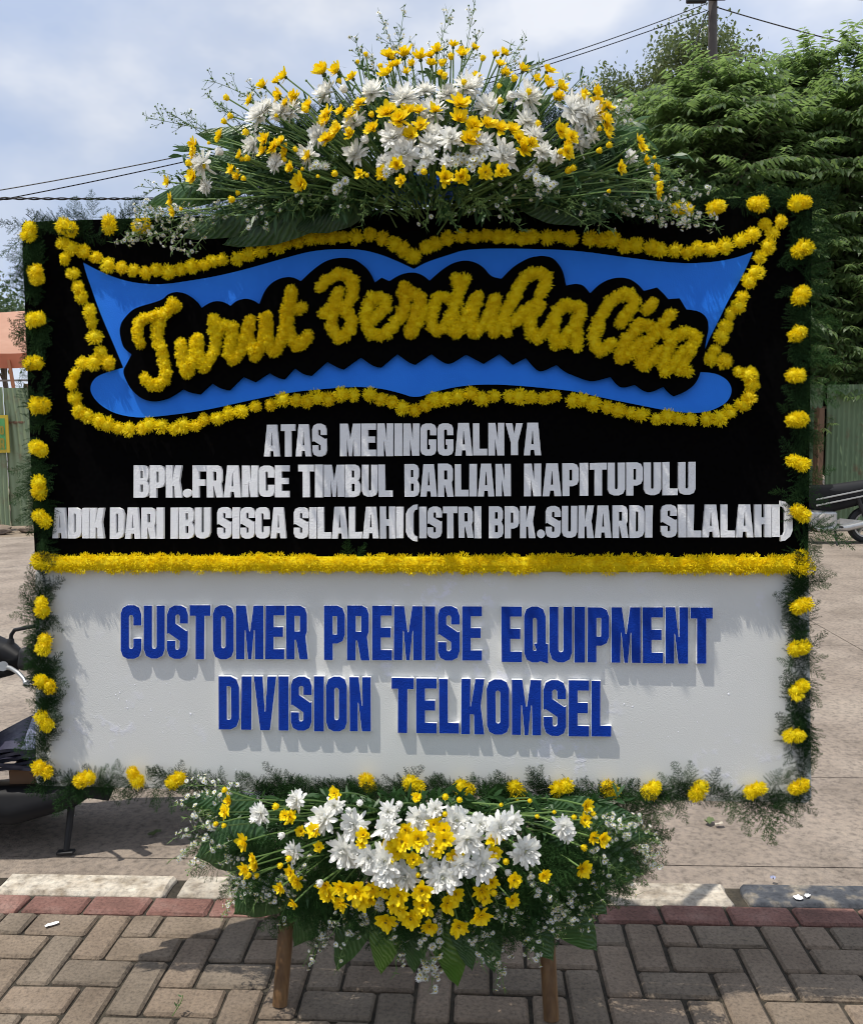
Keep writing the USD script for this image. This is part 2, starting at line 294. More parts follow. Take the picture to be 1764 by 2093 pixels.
# herringbone: one cell is 0.1 m; the brick at pixels (620..768, 2022..2075) fixes the phase
q = ground(620, 2022) - K0; S0, Tq = q @ kd, q @ kn
rows = round((Tq - T1) / 0.1); cell = (Tq - T1) / rows
cnt = 0
for j in range(0, 14):                       # rows from the border towards the camera
    for i in range(-24, 30):
        yy_ = rows - j                       # height of the row above the anchor row
        t = (i - yy_) % 4
        s0 = S0 + i * 0.1; t0 = T1 + j * cell
        mid = kp(s0 + 0.1, t0 + 0.1); w = mid[0] / max(mid[1], .3)
        if not -0.78 < w < 0.78 or mid[1] < 1.35: continue
        if t == 0: cnt += 1; brick(s0, s0 + 0.2, t0, t0 + cell, m_paver[R.integers(3)])
        if t == 2 and j + 1 < 14: cnt += 1; brick(s0, s0 + 0.1, t0, t0 + 2 * cell, m_paver[R.integers(3)])
        if j == 0 and t == 3: cnt += 1; brick(s0, s0 + 0.1, t0, t0 + cell, m_paver[R.integers(3)])   # cut half bricks along the border
print('bricks', cnt)
# kerb stones
kerb = tag(thing('kerb', 'kerb of black and white painted stones along the road edge', 'kerb'), kind='structure')
def kerbstone(pa, pb, mat, lab=None):
    s0, s1 = ((ground(p, 1805) - K0) @ kd for p in (pa, pb))
    m = cbox(s1 - s0, 0.126, 0.16, 0.012).subdivide().subdivide()
    v = m.vertices.copy(); v += (meshkit.fbm(v * 18 + s0 * 7, 3)[:, None] - 0.5) * 0.012 * np.array([1.6, 1.0, 0.5])
    w = K0 + np.outer(v[:, 0] + (s0 + s1) / 2, kd) + np.outer(v[:, 1] + 0.067, kn) + np.outer(v[:, 2] - 0.078, [0, 0, 1])
    o = obj('kerb_stone', (w, m.faces[:, ::-1] if np.linalg.det(np.stack([kd, kn, [0, 0, 1]])) < 0 else m.faces), mat, kerb, smooth=40)
    if lab: tag(o, lab)
for pa, pb, mat, lab in ((-1500, -1140, m_kerbw, None), (-1118, -760, m_kerbk, None), (-738, -395, m_kerbk, None), (-372, -20, m_kerbw, None), (2, 352, m_kerbw, None), (376, 735, m_kerbw, None), (752, 1112, m_kerbw, None), (1126, 1478, m_kerbw, None), (1508, 1868, m_kerbk, 'worn black painted kerb stone'), (1890, 2240, m_kerbk, None), (2262, 2620, m_kerbw, None), (2640, 3000, m_kerbw, None)):
    kerbstone(pa, pb, mat, lab)
obj('kerb_mortar', hull([kp(s, t, z) for s in (-3.5, 5.5) for t in (0.006, 0.132) for z in (-0.018, -0.13)]), m_joint, kerb)
# ------------------------------------------------------------------ the flower board
board = thing('flower_board', 'tall condolence board with black and white panels and yellow flower lettering on bamboo legs', 'flower board')
def rounded(pts_uv, r):
    p = Polygon(pts_uv); return p.buffer(-r).buffer(r, quad_segs=6)
def slab(poly, z0, z1):
    """extrude a polygon of board coordinates from z0 to z1 off the board's face"""
    V, F, n = [], [], 0
    for g in getattr(poly, 'geoms', [poly]):
        m = trimesh.creation.extrude_polygon(g, z1 - z0, engine='earcut')
        V.append(m.vertices + [0, 0, z0]); F.append(m.faces + n); n += len(m.vertices)
    return board_to_world(np.vstack(V)), np.vstack(F)
def pxpoly(pts, off=0.0): return Polygon([uv(x, y, off) for x, y in pts]).buffer(0)
TH = 0.028
up = rounded([uv(*p) for p in ((44, 453), (1660, 399), (1652, 1160), (72, 1158))], 0.012)
lo = rounded([uv(*p) for p in ((73, 1160), (1652, 1161), (1658, 1642), (74, 1606))], 0.02)
obj('black_panel', slab(up, -TH, 0), m_felt, board)
obj('white_panel', slab(lo, -TH, 0.002), m_panel, board)
W0 = unary_union([up, lo]).bounds
for vv in (0.06, 0.56, 0.66, 1.40):
    obj('frame_rail', hull([onb(u, v, o) for u in (-0.95, 0.95) for v in (vv, vv + 0.05) for o in (-TH - 0.002, -TH - 0.035)]), m_wood, board)
for uu in (-0.97, 0.92):
    obj('frame_post', hull([onb(u, v, o) for u in (uu, uu + 0.045) for v in (0.03, 1.42) for o in (-TH - 0.036, -TH - 0.06)]), m_wood, board)
for (bxp, byp), (txp, typ) in (((572, 2055), (618, 1500)), ((1127, 2085), (1095, 1500))):
    b = ground(bxp, byp); t = P(txp, typ, -0.075); top = b + (t - b) * 2.6
    n = 22; ln = np.linspace(0, 1, n); pts = b + np.outer(ln, top - b)
    rad = 0.0195 + 0.0012 * np.sin(ln * 9) + np.where(np.arange(n) % 5 == 3, 0.0026, 0)
    obj('bamboo_leg', tube(pts, rad, 12), m_bamboo, board, smooth=50)
for uu in (-0.35, 0.08):
    t = onb(uu, 1.2, -0.08); b = np.array([t[0] + 0.0, t[1] + 0.62, ROADZ])
    obj('rear_strut', tube([b, (b + t) / 2, t], 0.017, 8), m_bamboo, board, smooth=50)

# blue ribbon and the black backing of the script
ribbon_px = [(170,536),(200,552),(240,569),(283,579),(333,581),(383,574),(443,564),(505,549),(588,525),(638,512),(688,508),(738,509),(781,520),(821,537),(846,549),(871,535),(921,519),(948,510),(1005,507),(1088,508),(1176,511),(1269,524),(1349,534),(1406,538),(1459,535),(1503,527),(1539,514),(1529,539),(1513,572),(1489,612),(1469,655),(1448,695),(1436,728),(1429,760),(1448,761),(1466,764),(1486,775),(1496,792),(1494,809),(1483,825),(1453,840),(1416,845),(1363,839),(1303,827),(1243,815),(1176,800),(1155,797),(1055,787),(988,785),(938,789),(888,800),(850,814),(815,802),(771,792),(721,790),(655,795),(588,802),(500,820),(417,839),(333,850),(283,854),(240,847),(210,832),(190,812),(183,792),(193,772),(213,762),(252,751),(233,705),(213,659),(197,619),(187,589),(177,562)]
back_px = [(310,821),(287,814),(267,795),(255,772),(251,757),(258,745),(269,724),(256,714),(250,705),(244,679),(246,665),(250,655),(267,635),(282,627),(300,622),(333,612),(342,601),(360,595),(383,600),(403,617),(410,630),(430,617),(447,614),(463,619),(471,625),(483,614),(503,609),(520,614),(530,621),(540,595),(553,579),(570,569),(588,565),(602,567),(615,574),(638,552),(661,535),(680,528),(698,526),(716,527),(731,532),(755,552),(766,577),(780,567),(796,574),(818,560),(845,555),(865,562),(878,573),(905,549),(931,534),(961,531),(988,544),(1003,565),(1025,569),(1048,545),(1075,529),(1090,524),(1108,522),(1123,524),(1135,530),(1151,552),(1157,583),(1176,579),(1193,582),(1206,599),(1226,579),(1253,567),(1283,567),(1303,579),(1316,594),(1343,587),(1356,599),(1366,611),(1389,609),(1403,632),(1429,635),(1446,649),(1449,672),(1443,695),(1441,720),(1436,745),(1426,780),(1403,800),(1379,809),(1366,800),(1358,789),(1336,800),(1319,800),(1299,785),(1276,792),(1263,787),(1249,769),(1213,779),(1195,775),(1176,767),(1155,759),(1138,744),(1108,759),(1095,754),(1075,730),(1048,744),(1021,722),(988,742),(952,723),(921,743),(905,740),(881,722),(848,744),(835,740),(811,722),(778,750),(761,747),(736,729),(701,754),(688,750),(667,738),(635,767),(618,764),(601,751),(580,774),(567,772),(549,761),(520,780),(495,769),(467,797),(450,794),(432,782),(407,805),(387,802),(372,794),(343,814)]
def curve_px(pts, it=2, keep=48):
    """round the outline between its sharp notches and tips"""
    p = [np.array(q, float) for q in pts]; k = []
    for i in range(len(p)):
        a, b = unit(p[i] - p[i - 1]), unit(p[(i + 1) % len(p)] - p[i]); k.append(a @ b < math.cos(math.radians(keep)))
    for _ in range(it):
        q, kk = [], []
        for i in range(len(p)):
            if k[i]: q.append(p[i]); kk.append(True)
            else: q += [p[i] * .75 + p[i - 1] * .25, p[i] * .75 + p[(i + 1) % len(p)] * .25]; kk += [False, False]
        p, k = q, kk
    return p
def soften(pts, off):
    p = pxpoly(curve_px(pts), off).buffer(0.0015, quad_segs=3).buffer(-0.0015)
    return p
rb = pxpoly(curve_px(ribbon_px), 0.010)
obj('blue_ribbon', slab(rb, 0.0005, 0.010), m_blue, board)
obj('ribbon_border', slab(rb.buffer(0.016), 0.0003, 0.0062), m_felt, board)
bk = soften(back_px, 0.024)
obj('script_backing', slab(bk, 0.0105, 0.024), m_felt, board)

m_crumb = look('white_foam_crumb', (0.80, 0.80, 0.84), 0.7)
mb = MB()
for k in range(90):
    x_, y_ = (R.uniform(225, 400), R.uniform(1380, 1505)) if k % 2 else (R.uniform(1270, 1500), R.uniform(1395, 1510))
    if k % 9 == 0: x_, y_ = R.uniform(130, 1600), R.uniform(1270, 1590)
    sz = R.uniform(.0004, .0013) * (2.0 if k % 17 == 0 else 1); mb.add(P(x_, y_, .0022) + (trimesh.creation.icosphere(0).vertices * R.uniform(.6, 1.6, 3) * [1, 1.3, .5]) @ BB * sz, trimesh.creation.icosphere(0).faces)
tag(obj('foam_crumbs', mb.get(), m_crumb, board), kind='stuff')
# foam lettering
def oct_(x0, y0, x1, y1, c, corners='abcd'):
    c = min(c, (x1 - x0) * .48, (y1 - y0) * .48); k = c * 0.35; P_ = []
    for n_, (x, y, sx, sy) in zip('abcd', ((x0, y0, 1, 1), (x1, y0, -1, 1), (x1, y1, -1, -1), (x0, y1, 1, -1))):
        if n_ in corners:
            a, m_, b = (x, y + sy * c), (x + sx * c * .30, y + sy * c * .30), (x + sx * c, y)
            P_ += [a, m_, b] if n_ in 'ac' else [b, m_, a]
        else: P_ += [(x, y)]
    return Polygon(P_).buffer(0)
WID = dict(A=.53, B=.475, C=.475, D=.475, E=.44, F=.42, G=.485, H=.50, I=.235, K=.50, L=.43, M=.63, N=.49, O=.485, P=.465, Q=.50, R=.50, S=.485, T=.48, U=.49, V=.52, Y=.53)
WID.update({'.': .25, '(': .31, ')': .31, ' ': .3})
def glyph(ch):
    w = WID[ch]; s = 0.195; b = 0.185; e = 0.02; B = sbox; pg = Polygon
    box1 = B(0, 0, w, 1); c = .16
    if ch == 'A': return pg([(0, 0), (.10, 1), (w - .10, 1), (w, 0)]).difference(unary_union([pg([(s - .01, -e), (w - s + .01, -e), (w - s - .012, .17), (s + .012, .17)]), pg([(s + .03, .34), (w - s - .03, .34), (w / 2 + .012, .76), (w / 2 - .012, .76)])]))
    if ch == 'B': return unary_union([oct_(0, .47, w - .02, 1, .15, 'bc'), oct_(0, 0, w, .54, .17, 'bc')]).difference(unary_union([B(s, .60, w - s + .01, 1 - b + .01), B(s, b - .01, w - s + .02, .41)]))
    if ch == 'C': return oct_(0, 0, w, 1, c).difference(unary_union([oct_(s, b, w - s + .01, 1 - b, .04), B(w - s - .02, .38, w + e, .62)]))
    if ch == 'D': return oct_(0, 0, w, 1, .2, 'bc').difference(oct_(s, b, w - s + .01, 1 - b, .06, 'bc'))
    if ch == 'E': return box1.difference(unary_union([B(s, b + .005, w + e, .415), B(s, .60, w + e, 1 - b)])).difference(B(w - .03, .4, w + e, .62))
    if ch == 'F': return box1.difference(unary_union([B(s, -e, w + e, .36), B(s, .56, w + e, 1 - b)])).difference(B(w - .04, .3, w + e, .6))
    if ch == 'G': return oct_(0, 0, w, 1, c).difference(unary_union([oct_(s, b, w - s + .01, 1 - b, .04), B(w - s - .02, .50, w + e, .64)])).union(B(w * .52, .34, w - .02, .50))
    if ch == 'H': return box1.difference(unary_union([B(s, -e, w - s, .40), B(s, .60, w - s, 1 + e)]))
    if ch == 'I': return box1
    if ch == 'K': return unary_union([B(0, 0, s, 1), pg([(s - .02, .36), (w - s - .01, 1), (w - .01, 1), (w - .085, .52), (w, 0), (w - s - .02, 0), (s + .07, .36)])]).difference(pg([(s, 1 + e), (s + .075, 1 + e), (s, .70)])).union(B(0, 0, s, 1))
    if ch == 'L': return B(0, 0, s, 1).union(B(0, 0, w, b + .01))
    if ch == 'M': return box1.difference(unary_union([pg([(s + .03, 1 + e), (w - s - .03, 1 + e), (w / 2 + .008, .52), (w / 2 - .008, .52)]), pg([(s, -e), (s + .08, -e), (s + .012, .60)]), pg([(w - s, -e), (w - s - .08, -e), (w - s - .012, .60)])]))
    if ch == 'N': return box1.difference(unary_union([pg([(w - s - .085, 1 + e), (w - s, 1 + e), (w - s, .42)]), pg([(s, -e), (s + .085, -e), (s, .58)])]))
    if ch == 'O': return oct_(0, 0, w, 1, .17).difference(oct_(s, b + .02, w - s, 1 - b - .02, .04))
    if ch == 'P': return B(0, 0, s, 1).union(oct_(0, .30, w, 1, .17, 'bc')).difference(B(s, .47, w - s + .015, 1 - b - .01))
    if ch == 'Q': return oct_(0, 0, w - .03, 1, .17).difference(oct_(s, b + .02, w - .03 - s, 1 - b - .02, .04)).union(pg([(w * .42, .34), (w * .58, .34), (w + .03, .0), (w + .02, -.02), (w * .72, .02)])).union(pg([(w - .08, .34), (w + .02, .33), (w + .02, 0), (w - .08, .04)]))
    if ch == 'R': return unary_union([B(0, 0, s, 1), oct_(0, .36, w - .02, 1, .16, 'bc'), pg([(w * .42, .42), (w - .06, .44), (w, 0), (w - s + .0, 0)])]).difference(unary_union([B(s, .52, w - s + .005, 1 - b - .01)]))
    if ch == 'S':
        return oct_(0, 0, w, 1, .17).difference(unary_union([pg([(s, .80), (s + .03, 1 - b + .01), (w - s - .02, 1 - b + .01), (w - s, .80), (w - s, .66), (w + e, .66), (w + e, .55), (w - .04, .52), (s, .66)]), pg([(w - s, .20), (w - s - .03, b - .01), (s + .02, b - .01), (s, .20), (s, .34), (-e, .34), (-e, .45), (.04, .48), (w - s, .34)])]))
    if ch == 'T': return B(0, 1 - b - .015, w, 1).union(B(w / 2 - s / 2 - .005, 0, w / 2 + s / 2 + .005, 1))
    if ch == 'U': return oct_(0, 0, w, 1, .18, 'ab').difference(oct_(s, b, w - s, 1.2, .04, 'ab'))
    if ch == 'V': return pg([(0, 1), (s + .01, 1), (w / 2, .30), (w - s - .01, 1), (w, 1), (w / 2 + s * .58, 0), (w / 2 - s * .58, 0)])
    if ch == 'Y': return pg([(0, 1), (s + .01, 1), (w / 2, .64), (w - s - .01, 1), (w, 1), (w / 2 + s / 2 + .01, .40), (w / 2 + s / 2 + .01, 0), (w / 2 - s / 2 - .01, 0), (w / 2 - s / 2 - .01, .40)])
    if ch == '.': return Point(.125, .13).buffer(.13, quad_segs=3)
    if ch in '()':
        g = Polygon([(.31, 1.09), (.20, 1.07), (.06, .94), (.0, .78), (.0, .20), (.06, .03), (.20, -.10), (.31, -.12), (.31, .04), (.24, .06), (.20, .16), (.20, .80), (.24, .91), (.31, .93)])
        return g if ch == '(' else affinity.scale(g, -1, 1, origin=(.155, .5))
def word(txt, x0, x1, top0, bot0, top1, bot1, blue=False):
    """letters between pixel columns x0 and x1 on the board's face; each one its own part"""
    th = 0.0148 if blue else 0.012
    total = sum(WID[c] for c in txt) + 0.045 * (len(txt) - 1); p = 0.0
    for c in txt:
        g = glyph(c); P2 = []
        g = g.buffer(.004, join_style=2).simplify(0.002)
        jx, jt, js = R.normal(0, .004), R.normal(0, .006), 1 + R.normal(0, .008)
        def m_(x, y, off=th):
            x_ = (x + p + jx + (y - .5) * jt) / total; t0 = top0 + (top1 - top0) * x_; b0 = bot0 + (bot1 - bot0) * x_
            return uv(x0 + (x1 - x0) * x_, b0 + (t0 - b0) * (y - .5) * js + (t0 - b0) * .5, off)
        def conv(g, off=th):
            out = []
            for q in getattr(g, 'geoms', [g]):
                if q.area < 1e-5: continue
                out.append(Polygon([m_(*xy, off) for xy in q.exterior.segmentize(0.1).coords], [[m_(*xy, off) for xy in h.coords] for h in q.interiors]))
            return unary_union(out)
        poly = conv(g)
        o = obj('letter', slab(poly, 0.0025 if blue else 0.0005, th), m_foam, board)
        if blue: obj('painted_face', slab(poly.buffer(-0.0009), th - 0.001, th + 0.0006), m_bpaint, o)
        p += WID[c] + 0.045
word('ATAS', 540, 667, 868, 933, 866, 932); word('MENINGGALNYA', 695, 1106, 866, 932, 864, 930)
word('BPK.FRANCE', 273, 591, 951, 1017, 951, 1016); word('TIMBUL', 610, 802, 950, 1016, 950, 1015); word('BARLIAN', 827, 1044, 949, 1015, 948, 1014); word('NAPITUPULU', 1072, 1422, 948, 1014, 944, 1011)
word('ADIK', 107, 212, 1038, 1100, 1038, 1101); word('DARI', 225, 334, 1038, 1101, 1038, 1101); word('IBU', 349, 429, 1038, 1101, 1037, 1101); word('SISCA', 444, 584, 1037, 1101, 1037, 1100); word('SILALAHI', 600, 824, 1037, 1101, 1036, 1100); word('(', 830, 853, 1036, 1100, 1036, 1100)
word('ISTRI', 857, 984, 1036, 1100, 1035, 1100); word('BPK.SUKARDI', 999, 1334, 1035, 1100, 1033, 1099); word('SILALAHI', 1352, 1594, 1032, 1098, 1031, 1098); word(')', 1596, 1620, 1030, 1098, 1030, 1098)
word('CUSTOMER', 247, 630, 1237, 1347, 1238, 1348, True); word('PREMISE', 662, 985, 1238, 1349, 1239, 1351, True); word('EQUIPMENT', 1025, 1457, 1240, 1353, 1242, 1357, True)
word('DIVISION', 447, 758, 1382, 1492, 1384, 1496, True); word('TELKOMSEL', 800, 1250, 1386, 1498, 1392, 1507, True)

# yellow chrysanthemum heads glued along the ribbon and round the border
PR = [(0, .35), (.35, .9), (.75, 1), (1, .35)]
def fluffy(centres, normals, rad, count, plen, pw, flat=0.25, rest=None):
    """petals standing out of points in all directions of the viewer's half space"""
    base, dirs, L = [], [], []
    for c, r_ in zip(centres, rad):
        d = rnd_unit(count); k = d @ bn_; d = unit(d + np.outer(np.where(k < flat * .2, flat - k, 0), bn_))
        base.append(c + d * r_ * R.uniform(.46, .72, (count, 1))); dirs.append(d); L.append(r_ * R.uniform(.26, .50, count) * plen)
    base, dirs, L = np.vstack(base), np.vstack(dirs), np.concatenate(L)
    side = unit(np.cross(dirs, rnd_unit(len(dirs)))); bend = rnd_unit(len(dirs)) * R.uniform(0.05, .35, (len(dirs), 1))
    return blades(base, dirs, side, L, R.uniform(.75, 1.25, len(dirs)) * pw, bend, PR)
ico1 = trimesh.creation.icosphere(1, 1.0)
def pom(px, py, d=31, off=0.002, ax=1.0, n=120):
    s = depth(P(px, py)) / FPX; r_ = d / 2 * s
    sx, sy = R.uniform(.86, 1.06, 2); sx *= ax
    c = P(px, py, off + r_ * .62)
    mb = MB(); core = ico1.vertices * [r_ * .64 * sx, r_ * .64 * sy, r_ * .55]
    mb.add(c + core @ BB, ico1.faces)
    v, f = fluffy([c], None, [r_ * 1.0], int(n * 2.0), 1.0, 0.00095)
    q = (v - c) @ BB.T * [sx, sy, .85]; q = q + np.outer(np.abs(q[:, 2]), R.normal(0, .28, 2) @ np.eye(2, 3)); mb.add(c + q @ BB, f)
    return obj('yellow_bloom', mb.get(), m_pom, board)
c4 = lambda s, ox, oy: [(float(a.split(',')[0]) / 3 + ox, float(a.split(',')[1]) / 3 + oy) for a in s.split(';')]
def thin_out(pts, dmin):
    out = []
    for p_ in pts:
        if all((p_[0] - q_[0]) ** 2 + (p_[1] - q_[1]) ** 2 > dmin ** 2 for q_ in out): out.append(p_)
    return out
Y0 = 411.6
loop = c4('390,265;440,290;515,310;595,345;675,385;755,405;825,425;895,435;965,440;1040,435;1110,425;1175,410;1245,395;1310,375;1365,355;1455,345;1535,320;1605,295;1690,280;1755,250', 0, Y0)
loop += c4('70,240;145,230;210,220;280,220;350,220;425,210;505,215;580,235;655,270;715,300;780,330;845,275;915,250;985,230;1065,205;1145,215;1220,210;1285,215;1360,215;1430,230;1495,220;1580,215;1665,220;1740,230', 588, Y0)
loop += c4('85,235;160,240;225,240;300,270;380,270;455,280;520,300;600,305;685,310;755,295;835,300;925,270;1015,240;1100,205;1165,150;1250,115;1210,205;1170,270;1130,355;1100,430;1060,495;1030,590;995,650;955,700;925,765;895,835;855,905;820,970;925,985;1000,1030;1060,1060;1080,1130;1065,1200;1030,1250;955,1300;875,1330;795,1345;705,1350;635,1340;565,1330;495,1325;410,1310;335,1300;265,1280;190,1265;115,1245;40,1225', 1176, Y0)
loop += c4('1740,1225;1640,1205;1570,1215;1500,1200;1420,1195;1350,1200;1270,1190;1195,1205;1125,1190;1050,1200;975,1215;905,1220;845,1255;780,1290;700,1260;640,1235;570,1215;500,1185;415,1190;335,1185;260,1205;180,1210;115,1225;45,1225', 588, Y0)
loop += c4('1735,1225;1655,1250;1570,1265;1490,1285;1400,1310;1340,1340;1260,1340;1200,1375;1135,1375;1075,1395;1000,1390;925,1375;870,1390;800,1395;735,1385;665,1370;600,1355;545,1320;495,1275;460,1205;435,1125;465,1050;510,1000;575,985;660,990;630,920;590,830;565,750;540,680;505,590;480,525;455,435;415,350', 0, Y0)
for x, y in thin_out(loop, 17): pom(x + R.normal(0, 1.6), y + R.normal(0, 1.8), R.uniform(29, 37), 0.006, ax=R.uniform(.88, 1.1), n=int(R.uniform(95, 140)))
border = [(63,472),(140,465),(224,460),(75,562),(73,652),(70,743),(83,830),(83,918),(83,997),(88,1060),(88,1240),(92,1315),(93,1398),(92,1473),(90,1572),(175,1592),(277,1588),(361,1595),(752,1602),(845,1603),(950,1610),(1056,1614),(1148,1610),(1245,1612),(1331,1612),(1429,1615),(1542,1615),(1632,1608),(1637,416),(1546,417),(1462,424),(1395,428),(1638,510),(1636,605),(1630,682),(1628,766),(1627,858),(1629,945),(1636,1048),(1636,1238),(1632,1325),(1632,1407),(1624,1502),(290,462)]
for x, y in border:
    a = R.uniform(-.8, .8) + (0 if R.random() < .7 else 1.2); k = R.uniform(6.5, 9)
    for s_ in (-1, 1): pom(x + s_ * k * math.cos(a), y + s_ * k * math.sin(a), R.uniform(32, 37), 0.012, n=150)
# thick garland between the panels: many heads pressed into one band
mb = MB(); cs = []
for x in np.arange(80, 1652, 9.0):
    for k in range(2):
        yy_ = 1150 + (x - 80) / 1570 * 4 + R.uniform(-10, 10); s = depth(P(x, yy_)) / FPX
        cs.append(P(x + R.normal(0, 3), yy_, 0.012 + R.uniform(0, .012)))
for x in (82, 78, 90, 1640, 1634): cs.append(P(x, 1138 + R.uniform(-5, 6), 0.014))
mb.add(*fluffy(cs, None, [0.0190] * len(cs), 120, 1.0, 0.00088))
tp = np.array([P(x, 1151 + (x - 80) / 1570 * 4, 0.011) for x in np.linspace(74, 1646, 60)])
v, f = tube(tp, 0.019, 8); mb.add(v, f)
obj('yellow_garland', mb.get(), m_pom, board)

# the script lettering: strokes densely covered with petals, one part per letter
strokes = [
 (0, [[(870,885),(848,830),(845,780),(862,728),(920,708),(985,700),(1050,665),(1088,640)], [(1060,618),(1075,640)], [(985,705),(972,790),(978,870),(1002,960),(1025,1040),(1010,1105),(960,1140),(912,1120),(888,1075)]]),
 (0, [[(1112,858),(1115,930),(1125,1010),(1150,1065)], [(1150,1060),(1195,970),(1215,830)], [(1215,835),(1212,930),(1252,1025)]]),
 (0, [[(1252,1025),(1310,945),(1330,850),(1310,718)], [(1310,720),(1360,770),(1440,765),(1418,860),(1405,935),(1432,980)]]),
 (0, [[(1435,975),(1495,880),(1540,722)], [(1535,730),(1530,860),(1568,955)], [(1568,955),(1610,880),(1640,700)], [(1642,700),(1630,850),(1682,925)]]),
 (588, [[(-80,925),(-35,850),(0,720),(28,545)], [(25,545),(0,690),(5,790),(30,850),(68,900),(118,835),(130,815)], [(-20,665),(40,655),(98,650)]]),
 (588, [[(200,530),(238,485),(315,442),(390,462),(405,535),(395,600),(345,645),(285,650),(215,690)], [(322,545),(290,620),(272,700),(265,770),(320,850),(388,790),(395,715),(350,655)]]),
 (588, [[(510,735),(572,690),(610,635),(590,585),(530,585),(492,635),(478,700),(485,770),(520,820),(570,828),(632,785),(690,710)]]),
 (588, [[(690,715),(725,640),(715,540),(705,515)], [(710,520),(765,575),(828,580),(800,660),(768,740),(752,815)]]),
 (588, [[(752,815),(800,740),(850,660)], [(985,600),(930,572),(893,650),(880,740),(902,805),(960,775),(1010,690)], [(1090,470),(1050,560),(1020,660),(1012,770),(1030,812)], [(1035,470),(1060,500)]]),
 (588, [[(1030,812),(1090,720),(1170,580)], [(1175,575),(1130,680),(1122,765),(1145,810)], [(1145,810),(1210,740),(1270,600)], [(1285,590),(1250,690),(1245,770),(1265,812)]]),
 (588, [[(1268,812),(1325,715),(1388,590),(1440,480),(1500,438),(1565,440),(1592,478),(1575,530),(1545,575)], [(1325,715),(1345,760),(1350,812)], [(1385,745),(1440,690),(1500,640),(1548,618),(1560,648),(1505,690),(1470,718),(1488,785),(1522,848),(1578,805),(1612,758)]]),
 (588, [[(1715,635),(1660,665),(1628,740),(1628,825),(1655,880),(1705,840),(1760,760)], [(1715,635),(1760,636),(1800,655)], [(1800,655),(1775,750),(1760,840),(1782,895)]]),
 (1176, [[(270,752),(315,690),(365,625),(340,570),(300,562),(240,592),(180,660),(130,760),(112,860),(132,920),(180,905),(228,862)]]),
 (1176, [[(435,660),(470,625)], [(395,745),(350,810),(292,890),(275,965)], [(275,965),(335,940),(395,860)]]),
 (1176, [[(590,690),(530,760),(455,850),(400,930),(395,1000)], [(400,1005),(445,1000),(510,910)], [(400,745),(470,775),(560,815)]]),
 (1176, [[(690,805),(640,815),(590,850),(550,935),(535,1015),(548,1050),(600,1000),(660,920)], [(745,825),(705,900),(662,980),(640,1040),(685,1045)], [(740,830),(690,810)]])]
for ox, sts in strokes:
    cs = []; mb = MB()
    for st in sts:
        pts = np.array([(x / 3 + ox, y / 3 + Y0) for x, y in st])
        ls = LineString(pts); m = max(2, int(ls.length / 3.2)); cc = [ls.interpolate(k / m, normalized=True).coords[0] for k in range(m + 1)]
        cc = np.array(cc); k5 = np.ones(5) / 5
        if len(cc) > 8:
            pad = np.vstack([cc[:1]] * 2 + [cc] + [cc[-1:]] * 2); cc = np.stack([np.convolve(pad[:, i], k5, 'valid') for i in (0, 1)], 1)
        w3 = np.array([P(x, y, 0.032) for x, y in cc]); v, f = tube(w3, 0.0105, 8); mb.add(v, f)
        m = max(2, int(ls.length / 8.0)); tt = np.linspace(0, 1, m + 1); ii = tt * (len(cc) - 1)
        bc = np.stack([np.interp(ii, np.arange(len(cc)), cc[:, q]) for q in (0, 1)], 1); tg_ = unit(np.gradient(bc, axis=0)) if len(bc) > 2 else np.tile(unit(bc[-1] - bc[0]), (len(bc), 1))
        for q, (b2, t2) in enumerate(zip(bc, tg_)):
            o2 = np.array([-t2[1], t2[0]]) * ((2.6 if q % 2 else -2.6) + R.normal(0, .9)) * (0 if q in (0, len(bc) - 1) else 1)
            cs.append((P(*(b2 + o2 + R.normal(0, .6, 2)), 0.034 + R.normal(0, .0022)), 0.0160 * R.uniform(.88, 1.12)))
    for c_, r_ in cs:
        core = ico1.vertices * r_ * .62; mb.add(c_ + core, ico1.faces)
    mb.add(*fluffy([c_ for c_, r_ in cs], None, [r_ for c_, r_ in cs], 130, 1.0, 0.00105))
    obj('script_letter', mb.get(), m_pom, board)

# fern along the border
def fern_proto(L, seed):
    g = np.random.default_rng(seed); base, dirs, side, ln, wd = [], [], [], [], []; mb = MB()
    n = 11; cur = g.normal(0, .25)
    spine = np.array([[L * t, cur * L * t * t, 0.12 * L * math.sin(t * 2)] for t in np.linspace(0, 1, 8)])
    V, F = tube(spine, np.linspace(.0011, .0004, 8), 3, False); mb.add(V, F)
    for k in range(n):
        t = (k + .8) / (n + .5); p = np.array([np.interp(t, np.linspace(0, 1, 8), spine[:, i]) for i in range(3)])
        for s_ in (-1, 1):
            a = s_ * (0.95 - .3 * t) + g.normal(0, .14); bl = L * (.46 * (1 - t) ** .8 + .05) * g.uniform(.75, 1.15); d = np.array([math.cos(a), math.sin(a), g.normal(.05, .18)]); d = unit(d); e = p + d * bl
            base.append(p); dirs.append(d); side.append(unit(np.cross(d, [0, 0, 1]))); ln.append(bl); wd.append(.0008)
            m = max(3, int(bl / .0048))
            for q in range(m):
                r_ = (q + .6) / m; o = p + d * bl * r_
                for s2 in (-1, 1):
                    a2 = a + s2 * g.uniform(.55, 1.1); d2 = unit(np.array([math.cos(a2), math.sin(a2), g.normal(0, .45)]))
                    base.append(o); dirs.append(d2); side.append(unit(np.cross(d2, g.normal(size=3)))); ln.append(.0105 * (1.15 - .7 * r_) * g.uniform(.7, 1.2)); wd.append(.0013)
    b, d, s_ = map(np.array, (base, dirs, side))
    v, f = blades(b, d, s_, np.array(ln), np.array(wd), np.zeros_like(b), [(0, .7), (1, .35)]); mb.add(v, f)
    return mb.get()
